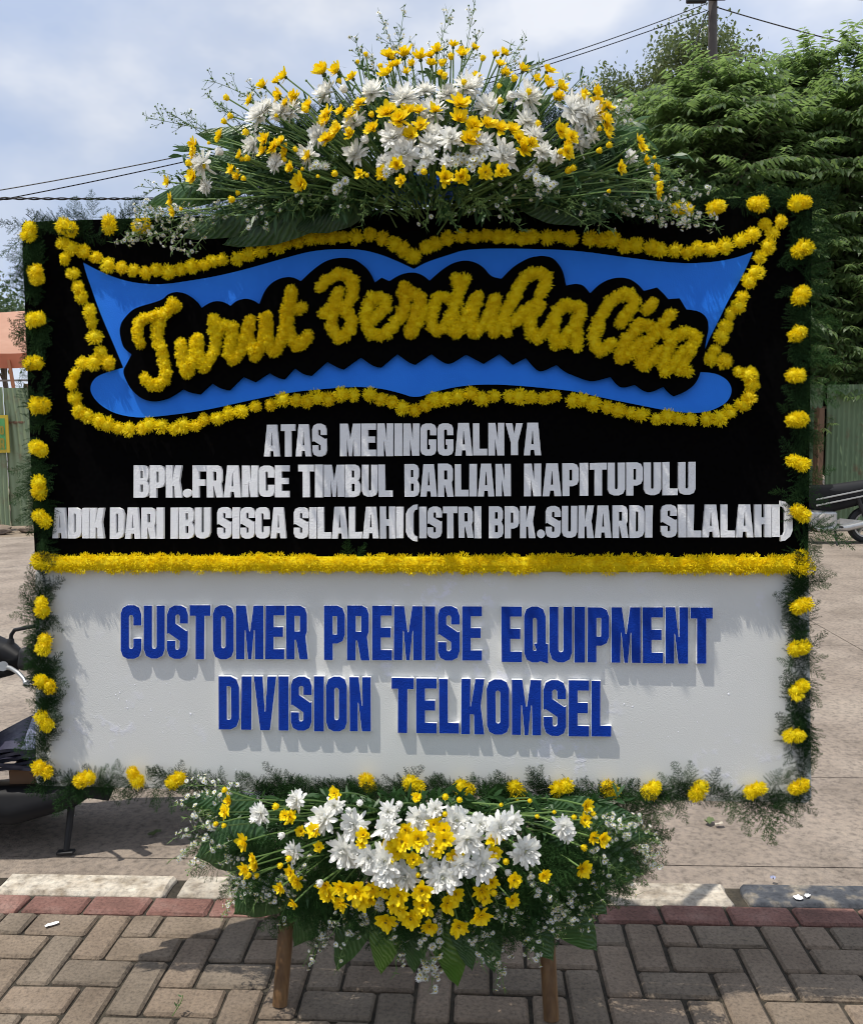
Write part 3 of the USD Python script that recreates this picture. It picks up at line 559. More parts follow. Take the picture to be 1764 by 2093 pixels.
ferns = [fern_proto(.13, 50 + k) for k in range(7)]
def place_fern(p, d, nrm, L, k):
    v, f = ferns[k % 7]; d = unit(d); y = unit(np.cross(nrm, d)); z = np.cross(d, y)
    return p + (v * (L / .13)) @ np.stack([d, y, z]), f
def fern_frond(px, py, ang, L, off=0.014, lift=.15):
    """ang in picture degrees, 0 = right, 90 = up"""
    a = math.radians(ang); d = bx_ * math.cos(a) + by_ * math.sin(a) + bn_ * R.uniform(-.05, lift)
    obj('fern_frond', place_fern(P(px, py, off), d, unit(bn_ + .5 * rnd_unit(1)[0]), L, R.integers(7)), m_fern, board)
def trim(pa, pb, n, width, name='fern_trim', lmin=.05, lmax=.09):
    mb = MB()
    for k in range(n):
        t = R.random(); x = pa[0] + (pb[0] - pa[0]) * t + R.normal(0, width) * (abs(pb[1] - pa[1]) > 300); y = pa[1] + (pb[1] - pa[1]) * t + R.normal(0, width) * (abs(pb[1] - pa[1]) < 300)
        al = math.atan2(-(pb[1] - pa[1]), pb[0] - pa[0]) + (0 if R.random() < .5 else math.pi) + R.normal(0, .45)
        d = bx_ * math.cos(al) + by_ * math.sin(al) + bn_ * R.uniform(0, .2)
        mb.add(*place_fern(P(x, y, R.uniform(.004, .014)), d, unit(bn_ + .4 * rnd_unit(1)[0]), R.uniform(lmin, lmax), R.integers(7)))
    tag(obj(name, mb.get(), m_ferndark if name == 'fern_trim' else m_fern, board), kind='stuff')
trim((70, 470), (84, 1130), 62, 7); trim((85, 1180), (92, 1580), 75, 6); trim((1638, 420), (1634, 1130), 62, 8); trim((1634, 1180), (1634, 1600), 66, 6)
trim((60, 462), (560, 445), 34, 5); trim((1180, 415), (1640, 408), 36, 5); trim((100, 1600), (700, 1612), 66, 5); trim((700, 1612), (1640, 1628), 105, 5)
for px, py, a, L in [(60,480,215,.13),(62,500,235,.15),(70,520,200,.10),(66,545,225,.13),(150,450,100,.085),(190,448,80,.10),(178,452,120,.07),(250,445,55,.10),(275,440,40,.09),(70,590,210,.11),(72,640,230,.14),(74,675,200,.10),(78,700,235,.13),(75,770,190,.06),(85,870,200,.06),(86,940,215,.12),(84,955,240,.14),(80,980,225,.13),(84,1020,240,.12),(90,880,40,.06),
   (85,1210,160,.07),(80,1235,215,.11),(82,1260,235,.12),(84,1290,220,.08),(86,1340,215,.08),(96,1350,-35,.08),(100,1375,-20,.10),(104,1390,-50,.08),(90,1360,190,.07),(96,1430,-15,.06),(84,1440,165,.06),(86,1500,205,.09),(84,1510,225,.10),(86,1530,195,.08),(88,1545,215,.07),
   (130,1600,-120,.10),(150,1602,-110,.13),(165,1600,-95,.08),(200,1590,40,.07),(225,1592,70,.06),(250,1588,110,.07),(265,1600,-110,.08),(300,1596,50,.08),(320,1600,-80,.09),(330,1602,-100,.10),(345,1600,-70,.11),(380,1590,30,.08),(410,1598,60,.06),(450,1596,70,.06),(480,1598,40,.07),(520,1598,150,.06),(560,1600,40,.06),(600,1600,130,.06),(640,1602,150,.07),(700,1604,160,.06),
   (880,1612,60,.07),(905,1612,120,.06),(925,1614,50,.06),(980,1616,130,.07),(1090,1618,75,.09),(1100,1618,100,.10),(1180,1618,60,.07),(1200,1620,-70,.10),(1220,1622,-60,.11),(1270,1625,-85,.09),(1300,1628,-75,.12),(1320,1628,-60,.10),(1345,1628,-100,.12),(1380,1628,-80,.10),(1400,1615,110,.12),(1410,1612,75,.10),(1390,1618,150,.10),(1450,1622,40,.08),(1480,1625,-70,.11),(1500,1625,-90,.10),(1530,1632,-100,.13),(1545,1635,-88,.16),(1560,1632,-65,.14),(1590,1628,-75,.13),(1600,1622,-40,.12),(1575,1608,80,.08),(1590,1606,60,.07),(1610,1604,110,.06),(1625,1640,-30,.07),
   (1640,1130,20,.08),(1645,1160,-25,.12),(1650,1175,-45,.10),(1640,1190,-10,.10),(1635,1270,160,.06),(1638,1290,20,.05),(1640,1345,10,.10),(1645,1355,-30,.10),(1625,1355,185,.08),(1625,1350,215,.07),(1640,1385,-50,.09),(1645,1400,-60,.11),(1630,1440,240,.07),(1640,1440,-60,.07),(1645,1480,-65,.13),(1640,1520,-45,.09),(1648,1540,-70,.09),(1620,1565,250,.06),
   (1640,620,25,.11),(1642,640,-20,.13),(1645,700,35,.12),(1640,735,10,.12),(1642,790,-15,.14),(1645,800,-35,.12),(1648,720,-10,.10),(1640,560,15,.10),(1640,830,-30,.07),(1640,880,-40,.08),(1640,900,20,.07),(1645,980,25,.10),(1640,1010,40,.08),(1648,1020,10,.08),(1650,1065,-10,.13),(1652,1075,-25,.16),(1645,1090,-60,.12),(1650,1100,-50,.11),(1600,1005,170,.05),(1612,840,150,.05),(1645,470,-10,.12),(1620,410,130,.06),(1500,405,60,.06),(1450,405,110,.08),(1655,540,30,.08)]:
    fern_frond(px, py, a + R.normal(0, 6), L * (.70 if px < 1600 or py < 1100 else .58))
for px, py, a, L in [(712,1140,100,.05),(730,1140,50,.045)]: fern_frond(px, py, a, L, 0.004, .02)
# ------------------------------------------------------------------ the two flower arrangements
def tow(c, d):
    x, y, z = frame(d); return x, y, z
def mum(c, d, rad, roll):
    """white chrysanthemum: rings of spooned petals; returns (petals, centre)"""
    x, y, z = tow(c, d); mb = MB()
    for n, el, L, w, up in ((17, -.08, .92, .15, -.15), (17, .20, .98, .155, .0), (16, .48, .84, .145, .2), (14, .80, .64, .125, .4), (12, 1.12, .45, .10, .5)):
        a = np.arange(n) * 2 * np.pi / n + R.uniform(0, 6) + R.normal(0, .14, n); e = el + R.normal(0, .11, n)
        dr = np.cos(e)[:, None] * (np.cos(a)[:, None] * x + np.sin(a)[:, None] * y) + np.sin(e)[:, None] * z
        sd = -np.sin(a)[:, None] * x + np.cos(a)[:, None] * y; sd = unit(sd + R.normal(0, .22, (n, 3)))
        LL = rad * L * R.uniform(.82, 1.1, n); bend = z * up + R.normal(0, .15, (n, 3))
        v, f = blades(c + dr * rad * .05, dr, sd, LL, rad * w * R.uniform(.85, 1.15, n), bend, [(0, .35), (.3, .75), (.7, 1), (.92, .75), (1, .3)]); mb.add(v, f)
    cm = ico1.vertices * [rad * .15, rad * .15, rad * .12]; ce = (c + z * rad * .12 + cm @ np.stack([x, y, z]), ico1.faces)
    return mb.get(), ce
def daisy(c, d, rad, closed=.35):
    x, y, z = tow(c, d); mb = MB()
    for n, el, L, w in ((12, closed * .75, 1.0, .23), (11, closed + .28, .86, .20), (8, closed + .7, .55, .16)):
        a = np.arange(n) * 2 * np.pi / n + R.uniform(0, 6) + R.normal(0, .12, n); e = el + R.normal(0, .13, n)
        dr = np.cos(e)[:, None] * (np.cos(a)[:, None] * x + np.sin(a)[:, None] * y) + np.sin(e)[:, None] * z
        sd = unit(-np.sin(a)[:, None] * x + np.cos(a)[:, None] * y + R.normal(0, .2, (n, 3)))
        v, f = blades(c + dr * rad * .10, dr, sd, rad * L * R.uniform(.72, 1.12, n), rad * w * R.uniform(.9, 1.35, n), z * .12 + R.normal(0, .11, (n, 3)), [(0, .4), (.35, .85), (.75, 1), (1, .4)]); mb.add(v, f)
    ce = (c + z * rad * .10 + (ico1.vertices * [rad * .2, rad * .2, rad * .13]) @ np.stack([x, y, z]), ico1.faces)
    return mb.get(), ce
def bud(c, d, rad):
    x, y, z = tow(c, d); mb = MB()
    mb.add(c + (ico1.vertices * [rad * .62, rad * .62, rad * .72] + [0, 0, rad * .25]) @ np.stack([x, y, z]), ico1.faces)
    n = 9; a = np.arange(n) * 2 * np.pi / n + R.uniform(0, 6); e = np.full(n, 1.05)
    dr = np.cos(e)[:, None] * (np.cos(a)[:, None] * x + np.sin(a)[:, None] * y) + np.sin(e)[:, None] * z
    sd = -np.sin(a)[:, None] * x + np.cos(a)[:, None] * y
    v, f = blades(c + dr * 0 + (np.cos(a)[:, None] * x + np.sin(a)[:, None] * y) * rad * .4, dr, sd, rad * 1.15, rad * .22, z * .1 - 0.35 * dr, [(0, .6), (.5, 1), (1, .3)]); mb.add(v, f)
    return mb.get()
def calyx(c, d, rad):
    x, y, z = tow(c, d)
    return c - z * rad * .16 + (ico1.vertices * [rad * .34, rad * .34, rad * .26]) @ np.stack([x, y, z]), ico1.faces
def broad_leaf(a, b, width, sag, n=11, twist=0.0, nrm=None):
    """pointed oval leaf from a to b, folded a little along its midrib; returns mesh and uv"""
    t = np.linspace(0, 1, n); mid = (a + b) / 2 + np.asarray(sag); c = bez(a, mid, b, n); tang = unit(np.gradient(c, axis=0))
    nr = bn_ if nrm is None else nrm
    V, U = [], []
    for i in range(n):
        s_ = unit(np.cross(tang[i], nr)); up_ = np.cross(s_, tang[i]); s_ = s_ * math.cos(twist * t[i]) + up_ * math.sin(twist * t[i]); up_ = np.cross(s_, tang[i])
        w = width * .5 * (math.sin(math.pi * min(1, t[i] * .96 + .04)) ** .75) * (1 - .25 * t[i])
        for k in (-1, -.5, 0, .5, 1):
            V.append(c[i] + s_ * w * k + up_ * w * .30 * abs(k) ** 1.3 * -1 + up_ * .004 * math.sin(t[i] * 21 + k * 2)); U.append((t[i], k * .5 + .5))
    V = np.array(V); F = []
    for i in range(n - 1):
        for k in range(4): q = i * 5 + k; F.append([q, q + 1, q + 6, q + 5])
    return V, np.array(F), np.array(U)
def add_leaf(parent, pa, pb, oa, ob, width, sag=0.02, light=False, label=None, name='broad_leaf'):
    a, b = P(*pa, oa), P(*pb, ob); V, F, U = broad_leaf(a, b, width, bn_ * sag)
    F3 = np.vstack([F[:, [0, 1, 2]], F[:, [0, 2, 3]]])
    p_ = numbered(str(parent.GetPath()) + '/' + name)
    o = usdkit.mesh(stage, p_, (V, F3), m_bleaf2 if light else m_bleaf, smooth=True, uv=U).GetPrim()
    if label: tag(o, label)
    return o
def aster(parent, px, py, oa, ob, ang, L, nheads=12, hr=.0065, open_=.5):
    """a branching aster sprig ending near the pixel, with tiny daisies and buds"""
    tip = P(px, py, ob); al = math.radians(ang); d = unit(bx_ * math.cos(al) + by_ * math.sin(al) + bn_ * R.uniform(-.05, .2))
    a = tip - d * L; a = a + bn_ * (oa - ob) * .6
    m = (a + tip) / 2 + bn_ * L * .10 + by_ * L * R.uniform(-.06, .1)
    c = bez(a, m, tip, 9); st, hd, ct = MB(), MB(), MB()
    st.add(*tube(c, np.linspace(.0013, .0007, 9), 3, False)); tg = unit(np.gradient(c, axis=0)); nh = 0
    b_, d_, s_, l_ = [], [], [], []
    ends = [(tip, tg[-1])]
    for k in range(nheads):
        t = R.uniform(.35, .97); i = int(t * 8); o = c[i]; side = unit(np.cross(tg[i], rnd_unit(1)[0])); dd = unit(tg[i] * R.uniform(.5, 1.0) + side * .75); bl = L * R.uniform(.10, .30) * (1.25 - t * .6)
        e = o + dd * bl + by_ * bl * .05; st.add(*tube([o, (o + e) / 2 + by_ * bl * -.04, e], [.0007, .0006, .0005], 3, False)); ends.append((e, dd))
        for q in range(2):
            r_ = R.uniform(.3, .9); o2 = o + dd * bl * r_; d2 = unit(dd + .9 * rnd_unit(1)[0]); e2 = o2 + d2 * bl * R.uniform(.2, .4); st.add(*tube([o2, e2], [.0005, .0004], 3, False)); ends.append((e2, d2))
    for k in range(int(14 + L * 60)):
        i = R.integers(1, 9); d2 = unit(tg[i] * .8 + rnd_unit(1)[0]); b_.append(c[i]); d_.append(d2); s_.append(unit(np.cross(d2, rnd_unit(1)[0]))); l_.append(R.uniform(.010, .024))
    v, f = blades(np.array(b_), np.array(d_), np.array(s_), np.array(l_), .0009, rnd_unit(len(b_)) * .25, [(0, .5), (.4, 1), (1, .2)]); st.add(v, f)
    for e, dd in ends:
        if R.random() < open_:
            face = unit(dd + bn_ * .5 + .4 * rnd_unit(1)[0]); x, y, z = tow(e, face); n = 11; a_ = np.arange(n) * 2 * np.pi / n + R.uniform(0, 3)
            r1 = hr * R.uniform(.75, 1.15); dr = np.cos(a_)[:, None] * x + np.sin(a_)[:, None] * y + z * R.uniform(-.1, .6); sd = -np.sin(a_)[:, None] * x + np.cos(a_)[:, None] * y
            v, f = blades(np.repeat(e[None], n, 0), unit(dr), sd, r1, r1 * .135, np.zeros((n, 3)), [(0.1, .5), (.6, 1), (1, .5)]); hd.add(v, f); nh += 1
            ct.add(e + z * r1 * .1 + (OCT.vertices * [.34, .34, .24] * r1) @ np.stack([x, y, z]), OCT.faces)
        else: st.add(e + OCT.vertices * R.uniform(.0015, .0026), OCT.faces)
    o = obj('aster_sprig', st.get(), m_astem, parent)
    if nh: tag(obj('aster_flowers', hd.get(), m_aster, o), kind='stuff'); tag(obj('aster_eyes', ct.get(), m_eye, o), kind='stuff')
    return o
OCT = trimesh.creation.icosphere(0, 1.0)
def sprig(parent, a, b, leaf, n, mat=None):
    """leafy filler stem"""
    m = (a + b) / 2 + R.normal(0, .012, 3) + bn_ * .01; c = bez(a, m, b, 7); tg = unit(np.gradient(c, axis=0)); mb = MB(); mb.add(*tube(c, np.linspace(.0017, .0009, 7), 4, False))
    i = R.integers(1, 7, n); dd = unit(tg[i] * .7 + rnd_unit(n)); sd = unit(np.cross(dd, rnd_unit(n) * .6 + bn_))
    v, f = blades(c[i], dd, sd, leaf * R.uniform(.6, 1.25, n), leaf * .115, -by_ * .18 + R.normal(0, .1, (n, 3)), [(0, .2), (.3, .8), (.6, 1), (1, .15)]); mb.add(v, f)
    return obj('leafy_stem', mb.get(), mat or m_green, parent)
def dome(cx_, cy_, rx, ry, o0, o1):
    def off(px, py):
        r2 = ((px - cx_) / rx) ** 2 + ((py - cy_) / ry) ** 2
        return o0 + o1 * math.sqrt(max(0.0, 1 - r2))
    return off
def flower(parent, kind, px, py, dia, off, base, roll=0, closed=.35, face=1.0, stem=True):
    c = P(px, py, off); rad = dia / 2 * depth(c) / FPX
    d = unit(c - base); d = unit(d + bn_ * .30 * face + R.normal(0, .12, 3))
    if kind == 'w' and dia > 27: (m, ce), nm, mt, mc = mum(c, d, rad * R.uniform(1.04, 1.2), roll), 'white_chrysanthemum', m_white, m_wcent
    elif kind == 'y' and dia > 21: (m, ce), nm, mt, mc = daisy(c, d, rad * R.uniform(1.0, 1.2), closed), 'yellow_daisy', m_daisy, m_dcent
    else: m, ce, nm, mt, mc = bud(c, d, rad * 1.05), None, 'white_bud' if kind == 'w' else 'yellow_bud', m_white if kind == 'w' else m_daisy, None
    o = obj(nm, m, mt, parent)
    if ce: obj('flower_centre', ce, mc, o)
    obj('calyx', calyx(c, d, rad * .8), m_calyx if kind == 'y' else m_stem, o)
    if stem:
        e = c - d * rad * .2; s = base + R.normal(0, .02, 3); mid = e - d * np.linalg.norm(e - s) * .5 + R.normal(0, .008, 3)
        obj('stem', tube(bez(s, mid, e, 8), .0019 if kind == 'y' else .0023, 5, False), m_stem, o)
    return o
def clist(s, ox, oy): return [(float(a) / 3 + ox, float(b) / 3 + oy, float(c) / 3) for a, b, c in (q.split(',') for q in s.split(';'))]
# --- the top one
topb = thing('top_flower_arrangement', 'large fan of yellow and white flowers crowning the top edge of the board', 'flower arrangement')
white = clist('1600,700,160;1560,890,150;1245,1000,160;1265,1140,90;1355,930,75;1690,1000,110;1720,690,140;1640,655,110', 0, 0)
white += clist('235,580,170;520,570,170;715,600,170;845,560,120;980,580,140;1110,540,190;885,690,170;1235,660,165;1470,600,185;1360,600,80;20,680,140;410,750,150;190,830,140;130,950,130;420,940,160;650,840,165;720,940,175;900,830,150;1000,850,155;870,880,120;1190,880,130;1320,950,175;1460,740,140;1510,830,130;1560,930,120;1745,680,190;480,860,70;350,550,72;590,990,85;980,990,85;860,960,110;1650,960,90;1770,830,110', 588, 0)
white += clist('70,710,190;20,880,130;100,830,85;335,960,85;30,640,130', 1176, 0)
yel = clist('620,350,100;715,345,110;815,360,100;670,400,75;765,405,75;880,400,85;915,315,88;1015,285,75;1070,340,92;1140,295,64;1195,360,52;1270,345,64;1320,330,78;1300,400,75;1320,460,75;1385,485,60;1440,435,84;1590,435,92;1520,490,72;1600,530,84;1665,540,95;1660,600,85;610,460,100;945,390,60;570,410,50;430,380,35;480,335,42;220,450,125;310,440,115;400,480,92;130,650,84;240,700,95;325,680,75;385,705,84;235,750,84;300,795,84;235,855,92;385,830,74;525,790,95;610,695,115;690,740,135;735,690,95;820,770,95;755,830,104;1055,640,122;1050,730,122;1140,780,114;1220,760,105;1300,790,95;1370,800,95;1110,855,125;1420,850,84;1440,915,105;1490,880,84;1670,800,95;1740,840,84;1715,930,95;1640,600,66;1530,760,52;670,1010,95;585,1060,84;835,1055,54;965,1090,95;1065,1085,95;1210,1055,84;1310,1050,95;695,1105,64;440,1065,66;295,1065,54;85,1125,104;95,1035,30;190,1080,30;490,1075,36;880,345,70;960,470,60;730,450,66', 588, 0)
yel += clist('1620,530,88;1395,600,56;1535,620,72;1380,745,52;1420,710,54;1355,835,78;1190,890,84;1195,950,84;1190,1080,94;1165,1000,60;1035,1115,68;1050,1220,74;1070,1300,84;1625,860,84;1680,900,95;1725,870,74;1615,930,64;1420,1040,64;1460,1075,64;1500,1095,44;1430,1220,58;1465,1180,42;1525,970,54;1285,875,30;1705,505,66;1750,470,78;1750,950,66;1115,1280,34;1490,975,42', 0, 0)
yel += clist('115,570,95;130,630,95;155,690,104;185,740,104;195,790,95;200,890,54;385,865,66;410,905,66;425,985,66;490,1030,64;490,1090,54;510,1125,58;505,1180,74;200,1170,34;195,830,64;140,790,44;480,965,30', 1176, 0)
for k in range(46):
    a = R.uniform(.12, math.pi - .12); r_ = R.uniform(.55, 1.0); yel.append((880 + 470 * math.cos(a) * r_, 380 - 265 * math.sin(a) * r_, R.uniform(12, 27)))
topo = dome(880, 415, 600, 345, .055, .17)
tbase = P(880, 415, .03)
obj('foam_wrap', (lambda v: (P(868, 385, .05) + (v * np.array([.15, .035, .03]) * (1 + .25 * (meshkit.fbm(v * 4, 3)[:, None] - .5) * 2)) @ BB, trimesh.creation.icosphere(4).faces))(trimesh.creation.icosphere(4).vertices), look('blue_plastic', (0.005, 0.10, 0.55), 0.25, spec=0.6), topb, smooth=True)
for k, ls in (('w', white), ('y', yel)):
    for px, py, dia in ls:
        low = py > 330
        b = P(880 + (px - 880) * .16, 420 - (10 if low else 0), .02)
        if low: b = P(880 + (px - 880) * .35, 400, .03)
        flower(topb, k, px, py, dia, topo(px, py) + R.uniform(-.02, .02) + (.02 if k == 'y' else 0), b, closed=R.uniform(.15, .6) if py > 200 else R.uniform(.55, .85), face=1.0 if py > 190 else .1)
for k in range(64):
    a = R.uniform(.0, math.pi); r_ = R.uniform(.6, .98); px, py = 880 + 540 * math.cos(a) * r_, 405 - 290 * math.sin(a) * r_
    s_ = P(880 + (px - 880) * R.uniform(.1, .35), 415 + R.uniform(-12, 10), .04 + R.uniform(0, .05)); e = P(px, py, topo(px, py) * R.uniform(.7, 1.0)); m = (s_ + e) / 2 + bn_ * .03 + R.normal(0, .022, 3)
    o_ = obj('bare_stem', tube(bez(s_, m, e, 7), np.linspace(.0024, .0015, 7), 5, False), m_stem, topb); obj('green_bud', (e + OCT.vertices * R.uniform(.003, .0055), OCT.faces), m_stem, o_)
for k in range(85):
    a = R.uniform(.02, math.pi - .02); r_ = R.uniform(.45, 1.0); px, py = 880 + 560 * math.cos(a) * r_, 410 - 300 * math.sin(a) * r_
    sprig(topb, P(880 + (px - 880) * .2, 425, .02 + R.uniform(0, .03)), P(px, py, topo(px, py) * .72), R.uniform(.022, .05), 16)
for k in range(70):      # low skirt of leaves in front of the board's top edge
    px = R.uniform(450, 1330); py = 395 + R.uniform(-25, 38) + 28 * ((px - 880) / 450) ** 2 * .5
    sprig(topb, P(880 + (px - 880) * .6, 385, .02), P(px, py, .05 + R.uniform(0, .13)), R.uniform(.02, .04), 16)
for pa, pb, oa, ob, w, s_ in [((640,400),(368,485),.05,.05,.10,.03),((700,410),(455,500),.06,.04,.11,.03),((560,350),(295,420),.05,.03,.09,.03),((600,330),(375,350),.05,.02,.10,.03),((640,300),(400,272),.03,.0,.09,.02),((1050,405),(1240,448),.05,.05,.09,.03),((1120,390),(1330,410),.05,.04,.10,.03),((1100,330),(1320,262),.02,.0,.11,.02),((1120,360),(1370,330),.03,.01,.10,.03),((780,260),(760,150),.0,.0,.07,.01),((1000,260),(1040,150),.0,.0,.07,.01),((760,420),(600,470),.06,.06,.08,.03),((1000,300),(1130,190),.0,.0,.08,.01)]:
    add_leaf(topb, pa, pb, oa, ob, w, s_)
for px, py, a, L, n, op in [(726,75,100,.14,9,.5),(780,32,110,.20,9,.35),(827,10,82,.24,12,.6),(822,60,75,.12,8,.5),(915,25,78,.20,10,.4),(908,85,85,.10,8,.3),(970,8,76,.24,12,.5),(988,65,60,.14,9,.3),(1075,75,60,.18,12,.6),(1045,90,70,.12,9,.2),(1110,120,60,.14,9,.6),(1162,150,55,.14,10,.8),(1218,152,50,.12,9,.8),(1190,160,45,.10,9,.7),(845,95,90,.12,8,.3),(760,110,105,.12,9,.6),(738,95,105,.12,8,.4),
   (425,163,150,.18,10,.1),(445,210,150,.12,8,.1),(300,240,160,.22,12,.05),(350,232,150,.15,9,.05),(385,235,140,.12,8,.05),(325,350,165,.15,10,.1),(283,380,172,.18,12,.1),(372,300,170,.10,8,.1),(420,190,140,.12,8,.1),(505,165,130,.12,8,.3),(510,190,120,.10,8,.8),
   (285,440,185,.16,12,.85),(270,460,190,.14,12,.9),(235,495,195,.14,10,.9),(255,490,200,.14,12,.9),(300,490,205,.14,12,.9),(330,495,215,.12,10,.9),(352,510,235,.13,12,.9),(385,520,245,.12,9,.9),(320,440,190,.16,14,.9),(280,430,178,.12,12,.9),(300,420,180,.12,12,.8),(350,450,200,.14,12,.7),(390,460,215,.14,12,.4),(420,450,210,.15,12,.3),(450,440,205,.15,12,.3),(500,470,240,.14,10,.5),(540,465,230,.14,10,.3),
   (560,425,215,.15,12,.15),(600,430,230,.13,12,.15),(640,440,240,.13,12,.1),(680,450,250,.14,12,.1),(700,430,260,.10,10,.1),(740,460,268,.14,10,.1),(790,430,275,.10,10,.1),(830,440,272,.10,10,.15),(870,460,268,.14,10,.1),(900,440,280,.12,10,.1),(935,470,285,.12,10,.1),(960,430,290,.10,10,.1),(1000,440,300,.13,12,.1),(1070,470,305,.14,10,.1),(1040,430,300,.12,10,.2),(1110,400,330,.15,12,.6),(1140,390,335,.12,10,.5),
   (1225,440,-30,.15,10,.2),(1250,470,-35,.16,9,.6),(1200,460,-35,.14,10,.2),(1320,445,-30,.16,12,.8),(1360,460,-35,.18,12,.9),(1400,455,-25,.18,12,.9),(1440,460,-20,.18,12,.95),(1465,465,-22,.18,12,.95),(1430,400,-5,.18,12,.8),(1455,390,0,.18,12,.8),(1400,410,-8,.18,12,.8),(1395,350,15,.16,10,.2),(1425,365,8,.16,10,.3),(1370,330,18,.14,10,.2),(1340,320,15,.12,8,.2),(1245,200,40,.12,9,.8),(1300,195,30,.16,10,.85),(1275,225,30,.12,9,.8),(1315,200,28,.14,9,.9),(1290,235,22,.12,8,.7),(1350,370,0,.14,10,.6),(1310,380,-5,.14,10,.4),(1280,420,-20,.14,12,.3),(1370,420,-15,.15,12,.8),
   (684,388,240,.08,7,1.0),(790,355,262,.08,8,1.0),(932,335,270,.08,8,1.0),(985,325,275,.08,8,1.0),(960,340,275,.08,8,1.0),(855,347,265,.09,9,1.0),(1100,370,300,.08,7,1.0),(635,343,225,.08,7,1.0),(1125,380,310,.08,6,1.0),(560,325,190,.08,6,.9)]:
    big = 1.5 if (py < 400 and 300 < abs(a - 0) % 1000 or op == 1.0) else 1.0
    o_ = topo(px, py)
    aster(topb, px, py, o_ * .4, max(.03, o_ * .85) + (.07 if op == 1.0 else 0), a + R.normal(0, 4), L * .9, n, .0085 if op == 1.0 else .0056, op if op == 1.0 else op * .62)
# --- the bottom one
botb = thing('bottom_flower_arrangement', 'wide spray of yellow and white flowers hanging under the white panel', 'flower arrangement')
YB = 1564.0
white = clist('1600,300,115;1735,430,60;1565,330,70', 0, YB)
white += clist('55,215,115;230,330,185;290,250,115;410,370,175;445,235,54;380,280,54;615,285,115;690,240,60;610,385,155;800,330,155;905,270,105;1035,340,165;860,470,135;1105,460,185;1180,360,115;1300,380,175;1375,350,125;345,530,175;430,560,145;500,570,145;595,590,175;590,660,175;720,690,165;870,620,125;950,690,175;1070,610,135;1195,610,195;1460,530,175;1690,380,135;1715,430,90;40,530,115;205,720,60;1150,305,54;1345,655,54', 588, YB)
yel = clist('290,175,78;790,200,64;965,195,52;1050,215,48;85,405,74;165,405,84;195,505,64;465,430,74;455,485,64;20,320,84;640,460,125;720,400,95;800,450,115;700,470,115;670,530,115;895,365,84;960,400,95;960,460,105;910,510,95;1020,560,95;770,580,105;965,300,42;1260,450,84;1265,535,84;1335,590,52;1385,705,95;1570,675,84;235,740,105;325,750,95;250,800,84;330,845,100;425,770,125;520,760,105;450,830,105;510,830,84;600,780,84;680,800,125;660,860,115;825,770,125;830,860,135;690,890,95;755,940,115;605,960,115;870,990,95;1050,990,115;1180,925,115;980,850,105;1030,790,95;1190,770,105;1250,720,84;1210,820,64;1375,830,95;1260,780,54;20,660,84;60,710,84;35,850,66;15,575,54;1525,315,36;1630,290,32;1480,220,36;1305,245,32;1750,320,42;800,670,42;1020,660,42;1320,450,32', 588, YB)
yel += clist('1410,220,84;1380,290,84;1700,255,58;1750,310,64;1500,470,95;1550,570,64;1565,615,74;1505,640,84;1530,675,54;1720,750,74;1385,155,48;1330,360,42;1380,372,42;1580,675,42;1725,615,48', 0, YB)
yel += clist('65,250,84;55,340,74;110,445,74;165,455,84;45,505,54;40,635,105;105,300,42', 1176, YB)
boto = dome(870, 1720, 520, 330, .06, .25)
for k, ls in (('w', white), ('y', yel)):
    for px, py, dia in ls:
        b = P(870 + (px - 870) * .3, 1670 + (py - 1670) * .12, .01)
        flower(botb, k, px, py, dia, boto(px, py) + R.uniform(-.02, .02) + (.015 if k == 'y' else 0), b, closed=R.uniform(.05, .4), face=.9)
for k in range(150):
    a = R.uniform(0, 2 * math.pi); r_ = R.uniform(.25, 1.0) ** .7; px, py = 870 + 470 * math.cos(a) * r_, 1700 + 225 * math.sin(a) * r_
    if py < 1625: py = 1625 + R.uniform(0, 20)
    sprig(botb, P(870 + (px - 870) * .3, 1670, .01 + R.uniform(0, .03)), P(px, py, boto(px, py) * .6), R.uniform(.02, .045), 18)
for k in range(60):
    px = R.uniform(380, 1290); sprig(botb, P(870 + (px - 870) * .5, 1660, .01), P(px, R.uniform(1622, 1655), .01 + R.uniform(0, .03)), R.uniform(.02, .035), 18, m_fern)
# backing foliage mat so that the spray is dense
mb = MB()
for k in range(900):
    a = R.uniform(0, 2 * math.pi); r_ = math.sqrt(R.random()); px, py = 870 + 455 * math.cos(a) * r_, 1690 + 205 * math.sin(a) * r_
    if py < 1632: continue
    mb.add(*place_fern(P(px, py, R.uniform(-.01, .035)), unit(bx_ * math.cos(a) - by_ * math.sin(a) + .5 * rnd_unit(1)[0]), unit(bn_ + .5 * rnd_unit(1)[0]), R.uniform(.05, .10), R.integers(7)))
for k in range(520):
    a = R.uniform(0, math.pi); r_ = math.sqrt(R.random()); px, py = 870 + 400 * math.cos(a) * r_, 1715 + 170 * math.sin(a) * r_
    mb.add(*place_fern(P(px, py, boto(px, py) * R.uniform(.3, .75)), unit(bx_ * math.cos(a) - by_ * math.sin(a) + .5 * rnd_unit(1)[0]), unit(bn_ + .5 * rnd_unit(1)[0]), R.uniform(.05, .10), R.integers(7)))
tag(obj('foliage_mat', mb.get(), m_fern, botb), kind='stuff')
mb = MB()
for k in range(700):
    a = R.uniform(0, math.pi); r_ = math.sqrt(R.random()); px, py = 880 + 440 * math.cos(a) * r_, 425 - 200 * math.sin(a) * r_
    mb.add(*place_fern(P(px, py, R.uniform(.0, .05)), unit(bx_ * math.cos(a) + by_ * math.sin(a) + .5 * rnd_unit(1)[0]), unit(bn_ + .5 * rnd_unit(1)[0]), R.uniform(.05, .10), R.integers(7)))
tag(obj('foliage_mat', mb.get(), m_ferndark, topb), kind='stuff')
